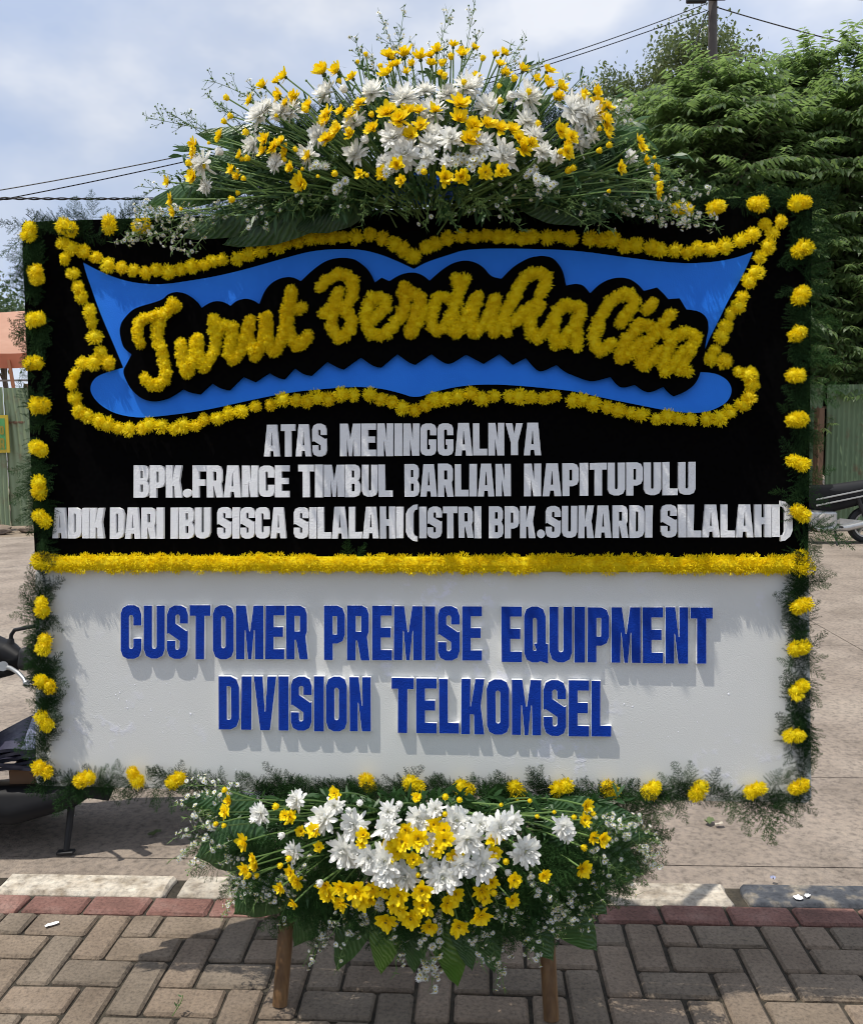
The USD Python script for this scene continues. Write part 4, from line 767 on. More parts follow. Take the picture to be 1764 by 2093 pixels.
for pa, pb, oa, ob, w, s_, lt in [((800,1830),(778,1992),.05,.06,.085,.03,True),((850,1830),(846,1990),.05,.06,.08,.02,False),((900,1830),(935,2018),.04,.05,.095,.03,True),((760,1810),(688,1985),.05,.06,.09,.02,False),((700,1790),(600,1935),.05,.05,.10,.03,False),((600,1790),(478,1868),.08,.06,.12,.03,False),((560,1720),(400,1750),.09,.05,.14,.03,False),((540,1660),(372,1640),.03,.02,.09,.02,False),((980,1820),(1010,1990),.05,.06,.08,.02,False),((1030,1800),(1130,1965),.05,.06,.11,.02,False),((1080,1790),(1220,1945),.05,.04,.13,.02,False),((1120,1760),(1240,1870),.05,.04,.12,.02,False),((1120,1715),(1312,1790),.09,.05,.17,.03,False),((1110,1690),(1330,1712),.09,.05,.12,.03,False),((1110,1660),(1300,1672),.03,.01,.09,.02,False),((930,1830),(965,1985),.05,.07,.07,.02,False)]:
    add_leaf(botb, pa, pb, oa + .07, ob + .07, w * 1.12, s_, lt)
for px, py, a, L, n, op in [(375,1605,170,.12,12,.9),(380,1630,175,.10,10,.9),(358,1645,180,.10,8,.95),(385,1655,175,.10,10,.9),(380,1672,180,.10,10,.9),(400,1690,182,.10,12,.9),(415,1618,160,.10,10,.7),(440,1605,150,.10,10,.6),(355,1715,195,.10,7,.9),(350,1758,200,.13,8,.9),(380,1780,205,.14,9,.9),(395,1730,190,.12,12,.8),(430,1740,195,.12,12,.9),(450,1765,205,.12,12,.9),(460,1800,215,.12,12,.95),(470,1815,220,.12,14,.95),(455,1870,240,.14,12,.95),(480,1830,225,.12,14,.95),(500,1840,225,.12,14,.95),(520,1850,235,.12,14,.95),(545,1850,235,.11,14,.95),(570,1890,245,.12,12,.95),(590,1830,235,.12,14,.9),(560,1820,230,.12,14,.9),(620,1975,240,.16,10,.8),(640,1960,245,.14,12,.8),(690,1975,250,.16,10,.9),(705,1940,250,.14,12,.9),(680,1910,245,.12,12,.8),(740,1890,262,.09,7,1.0),(800,1920,265,.10,10,.8),(808,1990,268,.15,9,.9),(770,1860,258,.07,6,1.0),
   (860,1935,270,.10,9,.9),(890,1960,268,.12,10,1.0),(870,2000,272,.13,10,1.0),(885,2030,272,.15,11,1.0),(905,1900,275,.10,10,.8),(960,1930,280,.12,10,.8),(985,1975,285,.15,10,.9),(1000,1930,285,.12,12,.8),(1020,2000,285,.17,10,.9),(1030,2020,285,.17,9,.9),(1030,1890,290,.12,12,.8),(1060,1890,295,.12,12,.9),(1080,1960,290,.15,12,.9),(1105,1975,290,.16,10,.9),(1110,1930,295,.14,12,.9),(1130,1910,300,.13,12,.9),(1150,1920,300,.14,12,.95),(1190,1910,305,.15,10,.9),(1205,1880,310,.14,12,.9),(1140,1860,310,.12,14,.9),(1170,1890,308,.13,14,.9),(1100,1830,310,.10,12,.8),(1090,1800,315,.09,10,.8),
   (1240,1665,10,.14,9,.8),(1310,1680,5,.16,10,.9),(1280,1710,0,.14,10,.8),(1340,1705,-5,.16,12,.95),(1355,1730,-20,.16,12,.95),(1345,1770,-50,.16,12,.95),(1330,1750,-40,.14,12,.95),(1300,1700,0,.14,12,.6),(1270,1690,5,.13,12,.6),(1320,1800,-30,.16,10,.2),(1300,1830,-40,.16,10,.3),(1270,1790,-25,.15,12,.3),(1250,1820,-40,.15,12,.4),(1230,1840,-45,.14,12,.5),(1215,1895,-55,.15,10,.8),(1250,1720,-5,.13,10,.5),(1240,1760,-20,.14,12,.4)]:
    aster(botb, px, py, boto(px, py) * .4, max(.04, boto(px, py) * .9), a + R.normal(0, 4), L * .9, n, .0085 if op == 1.0 else .0060, op if op == 1.0 else op * .66)
# ------------------------------------------------------------------ fences, sign, stall
def fence_look(name, c1, c2, rust):
    return usdkit.material(stage, '/World/Looks/' + name, {
        'g': ('geometry', {}), 'mp': ('mapping', {'scale': (3.0, 3.0, 0.5)}), 'n': ('noise_texture', {'scale': 2.0, 'detail': 6.0, 'roughness': 0.65}), 'n2': ('noise_texture', {'scale': 3.5, 'detail': 8.0, 'roughness': 0.7}), 'o': ('object_info', {}),
        'r': ('rgb_ramp', {'ramp': [(0.3, c1), (0.7, c2)]}), 'r2': ('rgb_ramp', {'ramp': [(0.55, (0, 0, 0)), (0.70, (0.9, 0.9, 0.9))]}), 'mx': ('mix', {'color2': rust}), 'p': ('principled_bsdf', {'roughness': 0.6, 'specular_ior_level': 0.35})},
        [('g.position', 'mp.vector'), ('mp.vector', 'n.vector'), ('g.position', 'n2.vector'), ('n.fac', 'r.fac'), ('n2.fac', 'r2.fac'), ('r2.color', 'mx.fac'), ('r.color', 'mx.color1'), ('mx.color', 'p.base_color')], surface='p.BSDF')
m_fence = fence_look('green_painted_sheet', (0.17, 0.22, 0.125), (0.23, 0.285, 0.17), (0.19, 0.14, 0.085))
m_fence2 = fence_look('dark_green_sheet', (0.09, 0.14, 0.075), (0.135, 0.19, 0.105), (0.12, 0.09, 0.05))
m_rustwood = look('brown_post', (0.10, 0.055, 0.03), 0.8, var=(0.17, 0.10, 0.06), scale=5, stretch=(4, 4, 1))
m_dark = look('dark_rubber', (0.012, 0.012, 0.013), 0.6)
m_plastic = look('black_plastic', (0.006, 0.006, 0.007), 0.55, var=(0.010, 0.010, 0.011), scale=12, spec=0.15)
m_alu = look('cast_aluminium', (0.50, 0.50, 0.48), 0.38, var=(0.38, 0.38, 0.37), scale=20, metallic=0.8)
m_rim = look('silver_rim', (0.52, 0.50, 0.46), 0.4, var=(0.42, 0.40, 0.36), scale=15, metallic=0.35)
def corrugated(a, b, z0, z1, pitch=0.076, amp=0.011, lean=0.0):
    a, b = np.asarray(a), np.asarray(b); L = np.linalg.norm(b - a); d = (b - a) / L; nn = np.array([d[1], -d[0], 0.0]); n = int(L / pitch * 8); s = np.linspace(0, L, n + 1); o = amp * np.sin(s / pitch * 2 * np.pi)
    rows = []
    for z in np.linspace(z0, z1, 4): rows.append(a + np.outer(s, d) + np.outer(o, nn) + np.array([lean * (z - z0), 0, z]))
    V = np.vstack(rows + [r_ - nn * 0.002 for r_ in rows]); F = []; m = n + 1; N4 = 4 * m
    for q in range(3):
        for i in range(n):
            A = q * m + i; F.append([A, A + 1, A + 1 + m, A + m]); F.append([N4 + A, N4 + A + m, N4 + A + 1 + m, N4 + A + 1])
    for i in range(n):
        A = 3 * m + i; F.append([A, A + 1, N4 + A + 1, N4 + A])
    return V, np.array(F)
fl = thing('corrugated_fence', 'tall faded green corrugated metal fence on the left carrying a green sign', 'fence')
yl = 14.9
xr = at(62, 900, yl)[0]; zt = at(20, 790, yl)[2]; zb = ROADZ - .02
for k in range(6):
    x1 = xr - k * 0.80; corr = corrugated((x1 - .82, yl + (k % 2) * .02, 0), (x1 - (0.0 if k else 0.42), yl + (k % 2) * .02, 0), zb + .04, zt + R.normal(0, .03), lean=0)
    obj('metal_sheet', corr, m_fence, fl, smooth=True)
v, f = corrugated((xr - .44, yl + .05, 0), (xr - .03, yl + .05, 0), zb + .04, zt - .02)
v[:, 0] -= np.clip(v[:, 2] / zt, 0, 1) * .0; v[:, 0] += np.where(v[:, 0] > xr - .5, (1 - np.clip(v[:, 2] / zt, 0, 1)) * .5 * (v[:, 0] - (xr - .44)) / .41, 0)
obj('metal_sheet', (v, f), m_fence, fl, smooth=True)
obj('fence_post', bar((xr - .01, yl + .1, zb), (xr - .06, yl + .1, zt + .05), .07, .07, .005), m_rustwood, fl)
obj('fence_rail', bar((xr - 5, yl + .07, 1.7), (xr - .1, yl + .07, 1.72), .06, .04, .004), m_rustwood, fl)
sg = thing('notice_board', 'lime green sign with a yellow border hung on the left fence', 'sign')
m_lime = look('lime_paint', (0.075, 0.27, 0.085), 0.55, var=(0.10, 0.32, 0.10), scale=6); m_yel = look('yellow_paint', (0.50, 0.36, 0.03), 0.5); m_ochre = look('ochre_letters', (0.27, 0.22, 0.03), 0.6)
ys = yl - .06; q0, q1 = at(20, 925, ys), at(14, 848, ys); w_ = 1.1
sgx1 = q0[0]; z0s, z1s = q0[2], at(12, 848, ys)[2]
obj('sign_panel', hull([(x, y, z) for x in (sgx1 - w_, sgx1) for y in (ys, ys + .02) for z in (z0s, z1s)]), m_yel, sg)
b_ = .055
obj('sign_face', hull([(x, y, z) for x in (sgx1 - w_ + b_, sgx1 - b_) for y in (ys - .004, ys + .005) for z in (z0s + b_, z1s - b_)]), m_lime, sg)
for ch, fx, zz, hh in (('R', .235, .07, .18), ('O', .235, .31, .15)):
    g = affinity.scale(glyph(ch), hh, hh, origin=(0, 0)); g = affinity.translate(g, sgx1 - b_ - .02 - WID[ch] * hh * 1.0, z0s + zz)
    m = trimesh.creation.extrude_polygon(g, .004, engine='earcut'); v = m.vertices; obj('sign_letter', (np.stack([v[:, 0], ys - .005 - v[:, 2], v[:, 1]], 1), m.faces[:, ::-1]), m_ochre, sg)
rub = thing('rubble_heap', 'broken stones and dirt heaped at the foot of the left fence', 'rubble')
for k in range(26):
    p = np.array([xr - 1.8 + R.uniform(0, 2.6), yl - .35 + R.normal(0, .22), ROADZ + .0]); s_ = R.uniform(.07, .26)
    m = trimesh.creation.icosphere(2); v = m.vertices * [1, .8, .55] * (1 + .5 * (meshkit.noise(m.vertices * 1.8 + k * 7)[:, None] - .5)); obj('stone', (p + v * s_ * [1.3, 1, .7], m.faces), m_rock, rub, smooth=35)
# stall with the orange tarpaulin behind the left fence
st = thing('awning_stall', 'market stall with a sun faded orange tarpaulin roof behind the left fence', 'stall')
m_tarp = look('orange_tarpaulin', (0.50, 0.26, 0.17), 0.6, var=(0.57, 0.32, 0.22), scale=1.6, bump=0.3, bscale=5, bdist=0.05, transl=0.3); m_tarp2 = look('orange_valance', (0.42, 0.12, 0.06), 0.6, var=(0.50, 0.16, 0.08), scale=3, transl=0.2)
ya = 16.2; xa1 = at(78, 700, ya)[0]; xa0 = xa1 - 4.2; ze = at(20, 718, ya)[2]
nx, ny = 24, 8; V = []; 
for j in range(ny):
    for i in range(nx):
        s_, t_ = i / (nx - 1), j / (ny - 1); V.append((xa0 + (xa1 - xa0) * s_, ya + 2.2 * t_, ze + 1.05 * t_ - .10 * math.sin(math.pi * t_) - .05 * abs(math.sin(s_ * 9)) * (1 - t_ * .4)))
F = [[j * nx + i, j * nx + i + 1, (j + 1) * nx + i + 1, (j + 1) * nx + i] for j in range(ny - 1) for i in range(nx - 1)]
obj('tarpaulin_roof', (V, F), m_tarp, st, smooth=True)
V = [(xa0 + (xa1 - xa0) * i / 40, ya - .02 + .015 * math.sin(i * 1.3) * k, ze - .04 * abs(math.sin(i / 40 * 9)) - .27 * k) for k in (0, 1) for i in range(41)]
obj('valance', (V, [[i, i + 1, 42 + i, 41 + i] for i in range(40)]), m_tarp2, st, smooth=True)
m_grey = look('weathered_rail', (0.30, 0.28, 0.26), 0.8, var=(0.42, 0.40, 0.38), scale=5); m_orange = look('orange_strut', (0.40, 0.15, 0.07), 0.6)
for x in (xa0 + .1, xa1 - 1.0, xa1 - .1):
    for yy2 in (ya + .05, ya + 2.1): obj('stall_pole', tube([(x, yy2, ROADZ - .06), (x, yy2, ze + (1.0 if yy2 > ya + 1 else 0))], .03, 8), m_orange, st)
for z in (at(40, 775, ya)[2], at(40, 742, ya)[2], 1.0): obj('stall_rail', bar((xa0, ya + .3, z), (xa1 + .4, ya + .3, z), .09, .03, .004), m_grey, st)
obj('strut', bar(at(18, 735, ya - .02), at(29, 800, ya - .02), .05, .05), m_orange, st)
obj('stall_table', cbox(3.6, .8, .05, .01).apply_translation((xa0 + 2.1, ya + 1.0, .85)), m_grey, st)
obj('stall_crossbeam', bar((xa0, ya + 2.0, 1.6), (xa1 + .4, ya + 2.0, 1.6), .22, .04), m_rustwood, st)
# pale van parked beyond the gap
van = thing('parked_van', 'white van parked behind the stall beside the left edge of the board', 'van')
def smoothbox(x0, x1, y0, y1, z0, z1, r): return blobhull([((x, y, z), r) for x in (x0 + r, x1 - r) for y in (y0 + r, y1 - r) for z in (z0 + r, z1 - r)], 2)
m_vanw = look('white_car_paint', (0.72, 0.74, 0.78), 0.3, spec=0.6); m_glass = look('dark_window_glass', (0.015, 0.02, 0.03), 0.08, spec=0.8)
vx, vy = at(62, 900, 20.5)[0], 20.5
obj('van_body', hull(np.vstack([smoothbox(vx - 2.0, vx + 2.1, vy, vy + 1.6, .25, 1.15, .15).vertices, smoothbox(vx - 1.9, vx + 1.3, vy + .1, vy + 1.5, 1.0, 1.95, .2).vertices])), m_vanw, van, smooth=40)
for x0, x1 in ((vx - 1.7, vx - .7), (vx - .6, vx + .35), (vx + .45, vx + 1.2)): obj('van_window', hull([(x, vy + .02 + (z - 1.15) * .16, z) for x in (x0 + .04, x1) for z in (1.2, 1.72)] + [(x, vy + .12 + (z - 1.15) * .16, z) for x in (x0 + .04, x1) for z in (1.2, 1.72)]), m_glass, van)
def wheel(parent, c, axis, r, w, spokes=6, rimc=None, name='wheel'):
    """tyre with rim, spokes and hub as sub-parts"""
    x, y, z = frame(axis); prof = [(r * .70, -w * .42), (r * .86, -w * .5), (r * .97, -w * .32), (r, 0), (r * .97, w * .32), (r * .86, w * .5), (r * .70, w * .42)]
    def rev(pr, n=40):
        V = []; k = len(pr)
        for i in range(n):
            a = 2 * np.pi * i / n; e = math.cos(a) * x + math.sin(a) * y
            V += [c + e * p_[0] + z * p_[1] for p_ in pr]
        return np.array(V), np.array([[i * k + j, ((i + 1) % n) * k + j, ((i + 1) % n) * k + (j + 1) % k, i * k + (j + 1) % k] for i in range(n) for j in range(k)])
    o = obj(name, rev(prof), m_dark, parent, smooth=40)
    obj('rim', rev([(r * .60, -w * .30), (r * .72, -w * .40), (r * .72, w * .40), (r * .60, w * .30)]), rimc or m_rim, o, smooth=40)
    for k in range(spokes):
        a = 2 * np.pi * k / spokes + .3; e = math.cos(a) * x + math.sin(a) * y
        obj('spoke', bar(c + e * r * .12, c + e * r * .63, w * .35, r * .11, .004), rimc or m_rim, o)
    obj('hub', rev([(0.001, -w * .5), (r * .2, -w * .5), (r * .22, 0), (r * .2, w * .5), (0.001, w * .5)], 20), m_alu, o, smooth=40)
    return o
for x in (vx - 1.35, vx + 1.4): wheel(van, np.array([x, vy + .1, .19]), (0, 1, 0), .34, .2, 5)
# right fence
fr = thing('corrugated_fence', 'dark green corrugated metal fence standing behind the motorcycle on the right', 'fence')
yr = 12.9; zt = at(1720, 785, yr)[2]; x0 = at(1688, 900, yr)[0]
for k in range(7):
    a = x0 + k * .80; obj('metal_sheet', corrugated((a, yr - (k % 2) * .02, 0), (a + .83, yr - (k % 2) * .02, 0), zb + .04, zt + R.normal(0, .02)), m_fence2, fr, smooth=True)
obj('fence_post', bar((at(1671, 900, yr)[0], yr - .03, zb), (at(1671, 900, yr)[0] - .0, yr - .03, zt - .35), .20, .08, .01), m_rustwood, fr)
for k in range(3):
    a = x0 - .03 - k * .80; obj('metal_sheet', corrugated((a - .82, yr + .05, 0), (a, yr + .05, 0), zb + .04, zt + R.normal(0, .02)), m_fence2, fr, smooth=True)
for z in (.5, 1.75): obj('fence_rail', bar((x0 - 2.8, yr + .09, z), (x0 + 5.4, yr + .09, z), .07, .04, .004), m_rustwood, fr)

# ------------------------------------------------------------------ trees
def tree_leaf_look(name, c1, c2, tc, tl=0.3):
    return usdkit.material(stage, '/World/Looks/' + name, {'g': ('geometry', {}), 'n': ('noise_texture', {'scale': 1.1, 'detail': 3.0}), 'r': ('rgb_ramp', {'ramp': [(0, c1), (1, c2)]}), 'rn': ('rgb_ramp', {'ramp': [(0.3, (.75, .75, .75)), (0.7, (1.15, 1.15, 1.1))]}), 'mu': ('mix', {'mix_type': 'multiply', 'fac': 1.0}),
        'p': ('principled_bsdf', {'roughness': 0.42, 'specular_ior_level': 0.45}), 't': ('translucent_bsdf', {'color': tc}), 'm': ('mix_closure', {'fac': tl})},
        [('g.random_per_island', 'r.fac'), ('g.position', 'n.vector'), ('n.fac', 'rn.fac'), ('r.color', 'mu.color1'), ('rn.color', 'mu.color2'), ('mu.color', 'p.base_color'), ('p.BSDF', 'm.closure1'), ('t.BSDF', 'm.closure2')], surface='m.closure')
m_tleaf = tree_leaf_look('tree_leaf', (0.085, 0.135, 0.055), (0.17, 0.24, 0.10), (0.30, 0.44, 0.13), .45)
m_tpale = tree_leaf_look('pale_tree_leaf', (0.085, 0.115, 0.05), (0.15, 0.18, 0.075), (0.2, 0.26, 0.07))
m_tfar = tree_leaf_look('far_tree_leaf', (0.05, 0.085, 0.045), (0.09, 0.13, 0.07), (0.12, 0.2, 0.06))
m_bark = look('bark', (0.07, 0.055, 0.04), 0.9, var=(0.13, 0.10, 0.075), scale=6, stretch=(3, 3, 1), bump=0.6, bscale=14, bdist=0.03)
LP = [(0, .12), (.25, .85), (.55, 1), (1, .05)]
def drooping_tree(name, label, base, H, axes, nlimb, seed, leaf=.105, mat=None, zlow=2.0, front=True, spray_L=.55, hmin=.25, top=None):
    g = np.random.default_rng(seed); t = thing(name, label, 'tree', None); base = np.asarray(base, float)
    mb = MB(); tr = np.array([base + [0.15 * math.sin(k), .1 * math.cos(k * 1.3), H * .85 * k / 8] for k in range(9)]); mb.add(*tube(tr, np.linspace(.16, .03, 9), 9))
    B_, D_, S_, L_, W_, N_ = [], [], [], [], [], []
    for i in range(nlimb):
        h = H * (hmin + (1 - hmin) * g.random() ** .8); az = g.uniform(0, 2 * math.pi)
        if front and math.sin(az) > .35 and g.random() < .75: az = -az
        rel = (h / H - .5) * 2; Rm = math.sqrt(max(.05, 1 - rel ** 2 * .92)); Rx = axes[0] * Rm * g.uniform(.65, 1.1); Ry = axes[1] * Rm * g.uniform(.65, 1.1)
        o = base + [0, 0, max(H * .15, h - g.uniform(.4, 1.3))]; e = base + [Rx * math.cos(az), Ry * math.sin(az), h]; m = (o + e) / 2 + [0, 0, g.uniform(.2, .6)]
        c = bez(o, m, e, 9); mb.add(*tube(c, np.linspace(.035, .006, 9), 4, False)); tg = unit(np.gradient(c, axis=0)); Lc = np.linalg.norm(e - o)
        ns = int(Lc * .72 / .085)
        for k in range(ns + 2):
            tt = .28 + .72 * min(1, k / ns); p = np.array([np.interp(tt, np.linspace(0, 1, 9), c[:, q]) for q in range(3)]); d0 = np.array([np.interp(tt, np.linspace(0, 1, 9), tg[:, q]) for q in range(3)])
            sgn = 1 if k % 2 else -1; lat = np.cross(d0, [0, 0, 1.0]); d = unit(d0 * g.uniform(.35, 1.1) + lat * sgn * g.uniform(.4, 1.1) + [0, 0, g.uniform(-.25, .35)])
            sl = spray_L * g.uniform(.6, 1.25); n = int(sl / (leaf * .42)); q = np.linspace(.08, 1, n); cc = p + np.outer(q * sl, d) + np.outer(-.22 * sl * q ** 2, [0, 0, 1.0]); la = unit(np.cross(d, [0, 0, 1.0]))
            mb.add(*tube(cc[[0, n // 2, n - 1]], [.005, .004, .002], 3, False))
            for s2 in (-1, 1):
                dd = unit(d * .55 + la * s2 * .62 + np.array([0, 0, -.45]) + g.normal(0, .16, (n, 3))); B_.append(cc); D_.append(dd); S_.append(unit(np.cross(dd, np.array([0, 0, 1.0]) + la * s2 * .45 + g.normal(0, .25, (n, 3))))); L_.append(leaf * (1.15 - .45 * q) * g.uniform(.8, 1.2, n))
    obj('trunk', mb.get(), m_bark, t)
    B_, D_, S_, L_ = np.vstack(B_), np.vstack(D_), np.vstack(S_), np.concatenate(L_)
    v, f = blades(B_, D_, S_, L_, L_ * .17, np.tile([0, 0, -.22], (len(B_), 1)), LP)
    tag(obj('crown', (v, f), mat or m_tleaf, t), kind='stuff'); print(name, len(f)); return t
def airy_tree(name, label, base, H, r, n, seed, leaf, mat, group=None):
    g = np.random.default_rng(seed); t = thing(name, label, 'tree', group); base = np.asarray(base, float); mb = MB()
    mb.add(*tube([base + [.1 * math.sin(k), 0, (H - r) * k / 5] for k in range(6)], np.linspace(.11, .035, 6), 7)); top = base + [0, 0, H - r]; B_, D_ = [], []
    for k in range(n):
        d = unit(g.normal(size=3) * [1, 1, .8] + [0, 0, .25]); e = top + d * r * g.uniform(.35, 1.0) * [1, 1, 1.05]; c = bez(top - [0, 0, r * g.uniform(-.2, 1.2)], (top + e) / 2 + [0, 0, .25], e, 6); mb.add(*tube(c, np.linspace(.022, .004, 6), 4, False))
        cl = g.normal(0, r * .17, (130, 3)) * [1, 1, .75] + e; B_.append(cl); D_.append(unit(g.normal(size=(130, 3)) + [0, 0, -.35]))
    obj('trunk', mb.get(), m_bark, t); B_, D_ = np.vstack(B_), np.vstack(D_); L_ = leaf * g.uniform(.6, 1.2, len(B_)); v, f = blades(B_, D_, unit(np.cross(D_, g.normal(size=B_.shape))), L_, L_ * .24, np.tile([0, 0, -.15], (len(B_), 1)), LP)
    tag(obj('crown', (v, f), mat, t), kind='stuff'); return t
drooping_tree('broadleaf_tree', 'dense green tree with drooping feathery branches, tallest right of the utility pole', (7.2, 15.4, -.1), 7.8, (2.9, 2.2), 190, 3, leaf=.165, spray_L=.75)
drooping_tree('broadleaf_tree', 'spreading green tree with layered drooping boughs beside the top flower arrangement', (4.75, 15.0, -.1), 7.25, (2.4, 2.0), 185, 4, leaf=.165, spray_L=.75)
drooping_tree('broadleaf_tree', 'dark green tree overhanging the right fence above the motorcycle', (7.9, 14.0, -.1), 5.6, (2.0, 1.2), 95, 6, hmin=.35, leaf=.165, spray_L=.7)
drooping_tree('broadleaf_tree', 'low bushy green tree just behind the right edge of the board', (5.2, 14.2, -.1), 5.2, (2.1, 1.0), 95, 8, hmin=.35, leaf=.165, spray_L=.7)
airy_tree('slender_tree', 'pale olive small leaved tree left of the utility pole', at(1405, 700, 24.) * [1, 1, 0] + [0, 0, -.16], at(1405, 48, 24.)[2] + .16, 1.5, 60, 9, .12, m_tpale)
airy_tree('slender_tree', 'pale olive treetop showing between the flower fan and the drooping tree', at(1290, 700, 25.) * [1, 1, 0] + [0, 0, -.16], at(1290, 135, 25.)[2] + .16, 1.3, 50, 10, .12, m_tpale)
airy_tree('slender_tree', 'grey green tree above the orange awning at the left edge', at(8, 700, 21.) * [1, 1, 0] + [0, 0, -.16], at(8, 560, 21.)[2] + .16, 1.25, 30, 12, .10, m_tfar)
hedge = drooping_tree('shrub', 'dark leafy shrub growing up along the right fence', (6.2, 13.5, -.1), 3.0, (1.9, .5), 46, 15, hmin=.5, spray_L=.4)

# ------------------------------------------------------------------ pole and cables
yp = 18.0; pb = at(1456, 300, yp); px_ = at(1453, 45, yp)
pole = thing('utility_pole', 'grey brown utility pole rising behind the trees on the right', 'utility pole')
obj('pole', tube([(pb[0] + .1, yp, -.16), (px_[0], yp, 12.2)], [.11, .082], 14), look('pole_concrete', (0.075, 0.062, 0.058), 0.8, var=(0.11, 0.095, 0.085), scale=3), pole, smooth=60)
pt = at(1453, 8, yp); obj('pole_bracket', bar(pt + [-.25, -.12, .05], pt + [.25, -.12, .05], .05, .05), m_black, pole); obj('cable_clamp', smoothbox(at(1418, 6, yp)[0] - .2, at(1418, 6, yp)[0] + .2, yp - .22, yp - .12, pt[2] - .05, pt[2] + .05, .03), m_black, pole)
def cable(a, b, sag, r, label, n=28, twist=0):
    t = np.linspace(0, 1, n); c = np.outer(1 - t, a) + np.outer(t, b); c[:, 2] -= sag * 4 * t * (1 - t)
    mb = MB()
    if twist:
        t = np.linspace(0, 1, 220); c = np.outer(1 - t, a) + np.outer(t, b); c[:, 2] -= sag * 4 * t * (1 - t)
        for s_ in (0, math.pi): mb.add(*tube(c + np.stack([0 * t, r * np.cos(t * twist + s_), r * np.sin(t * twist + s_)], 1), r * .8, 5))
    else: mb.add(*tube(c, r, 5))
    tag(obj('power_cable', mb.get(), m_black), label, 'cable')
top = at(1440, 12, yp)
def through(p1, p2, y1, y2): return at(*p1, y1), at(*p2, y2)
def hung(pix, ya_, yb_, r, label):
    """cable in the vertical plane between two depths, sagging as a parabola through the sighted points"""
    A, B = at(*pix[0], ya_), at(-620, 450, yb_); h = B[:2] - A[:2]; T, Z = [], []
    for q in pix:
        d = ray(*q); t_ = (A[0] * d[1] - A[1] * d[0]) / -(h[0] * d[1] - h[1] * d[0]); p = A[:2] + h * t_; T.append(t_); Z.append(CAM_H + d[2] * p[1] / d[1])
    k = np.polyfit(T, Z, 2); t = np.linspace(0, 1.1, 40)
    tag(obj('power_cable', tube(np.column_stack([A[0] + h[0] * t, A[1] + h[1] * t, np.polyval(k, t)]), r, 5), m_black), label, 'cable')
hung([(1446, 8), (1075, 130), (390, 323), (0, 383)], yp, 12.0, .009, 'upper thin cable running left from the utility pole')
hung([(1446, 22), (1075, 139), (390, 336), (0, 403)], yp, 12.0, .009, 'lower thin cable running left from the utility pole')
cable(at(-700, 396, 9.), at(900, 396, 15.0), .06, .011, 'thick twisted cable crossing low at the left', twist=190)
cable(at(1460, 12, yp), at(1764 + 500, 195, 14.), .12, .012, 'single cable running down to the right from the utility pole')
cable(at(1560, -18, 16.), at(1764 + 600, 32, 13.), .03, .012, 'short cable crossing the top right corner')
cable(at(1449, 20, yp), at(1415, 120, yp - .6), -.12, .012, 'slack cable drooping from the pole into the pale tree')
# ------------------------------------------------------------------ motorcycle on the right
mc = thing('motorcycle', 'black motorcycle with silver wheels parked against the green fence on the right', 'motorcycle')
ym = 11.55; hub = at(1768, 1072, ym); hx, hz = hub[0], hub[2]; rw = hz - ROADZ
def mp_(x, z, y=0.0): return np.array([hx + x, ym + y, ROADZ + z])
wheel(mc, mp_(0, rw), (0, 1, 0), rw, .10, 5, name='rear_wheel'); wheel(mc, mp_(-1.24, rw), (0, 1, 0), rw, .085, 5, name='front_wheel')
for y in (-.09, .09): obj('swingarm', bar(mp_(.05, rw, y), mp_(-.46, rw + .06, y), .03, .055, .006), m_rim, mc)
obj('chain_cover', hull([mp_(x, z, y) for x, z in ((.05, rw + .05), (-.4, rw + .10), (-.4, rw + .02), (.05, rw - .04)) for y in (-.12, -.105)]), m_alu, mc)
obj('engine', hull(np.vstack([smoothbox(hx - .78, hx - .42, ym - .12, ym + .12, ROADZ + .22, ROADZ + .44, .04).vertices, smoothbox(hx - .86, hx - .66, ym - .08, ym + .08, ROADZ + .28, ROADZ + .46, .04).vertices])), m_alu, mc, smooth=40)
obj('crankcase_cover', tube([mp_(-.60, .33, -.16), mp_(-.60, .33, -.11)], .085, 16), m_rim, mc, smooth=40)
obj('exhaust', tube([mp_(-.85, .34, -.1), mp_(-.7, .2, -.12), mp_(-.3, .22, -.14), mp_(.3, .36, -.15)], [.022, .025, .045, .05], 10), m_alu, mc, smooth=40)
obj('body_panel', blobhull([(mp_(-.80, .56), .08), (mp_(-.55, .50), .10), (mp_(-.1, .62), .11), (mp_(.25, .72), .09), (mp_(-.75, .72), .07)], 2), m_plastic, mc, smooth=40)
obj('seat', blobhull([(mp_(-.66, .70), .07), (mp_(-.3, .72), .09), (mp_(.30, .80), .07), (mp_(.1, .78), .09)], 2), m_dark, mc, smooth=40)
for z in (.52, .60): obj('side_trim', bar(mp_(-.72, z, -.12), mp_(-.05, z + .13, -.125), .02, .02, .004), m_alu, mc)
obj('front_panel', blobhull([(mp_(-.92, .80), .07), (mp_(-.98, .62), .08), (mp_(-.86, .40), .06), (mp_(-1.0, .92), .06)], 2), m_plastic, mc, smooth=40)
for y in (-.07, .07): obj('fork', tube([mp_(-1.24, rw, y), mp_(-1.02, .86, y)], .022, 8), m_alu, mc)
obj('handlebar', tube([mp_(-.90, 1.0, -.33), mp_(-.98, .98, -.1), mp_(-.98, .98, .1), mp_(-.90, 1.0, .33)], .014, 8), m_dark, mc)
obj('front_fender', (lambda a: (np.array([mp_(-1.24 + (rw + .03) * math.cos(t), rw + (rw + .03) * math.sin(t), y) for t in a for y in (-.06, .06)]), np.array([[2 * i, 2 * i + 1, 2 * i + 3, 2 * i + 2] for i in range(len(a) - 1)])))(np.linspace(.5, 2.7, 12)), m_plastic, mc)
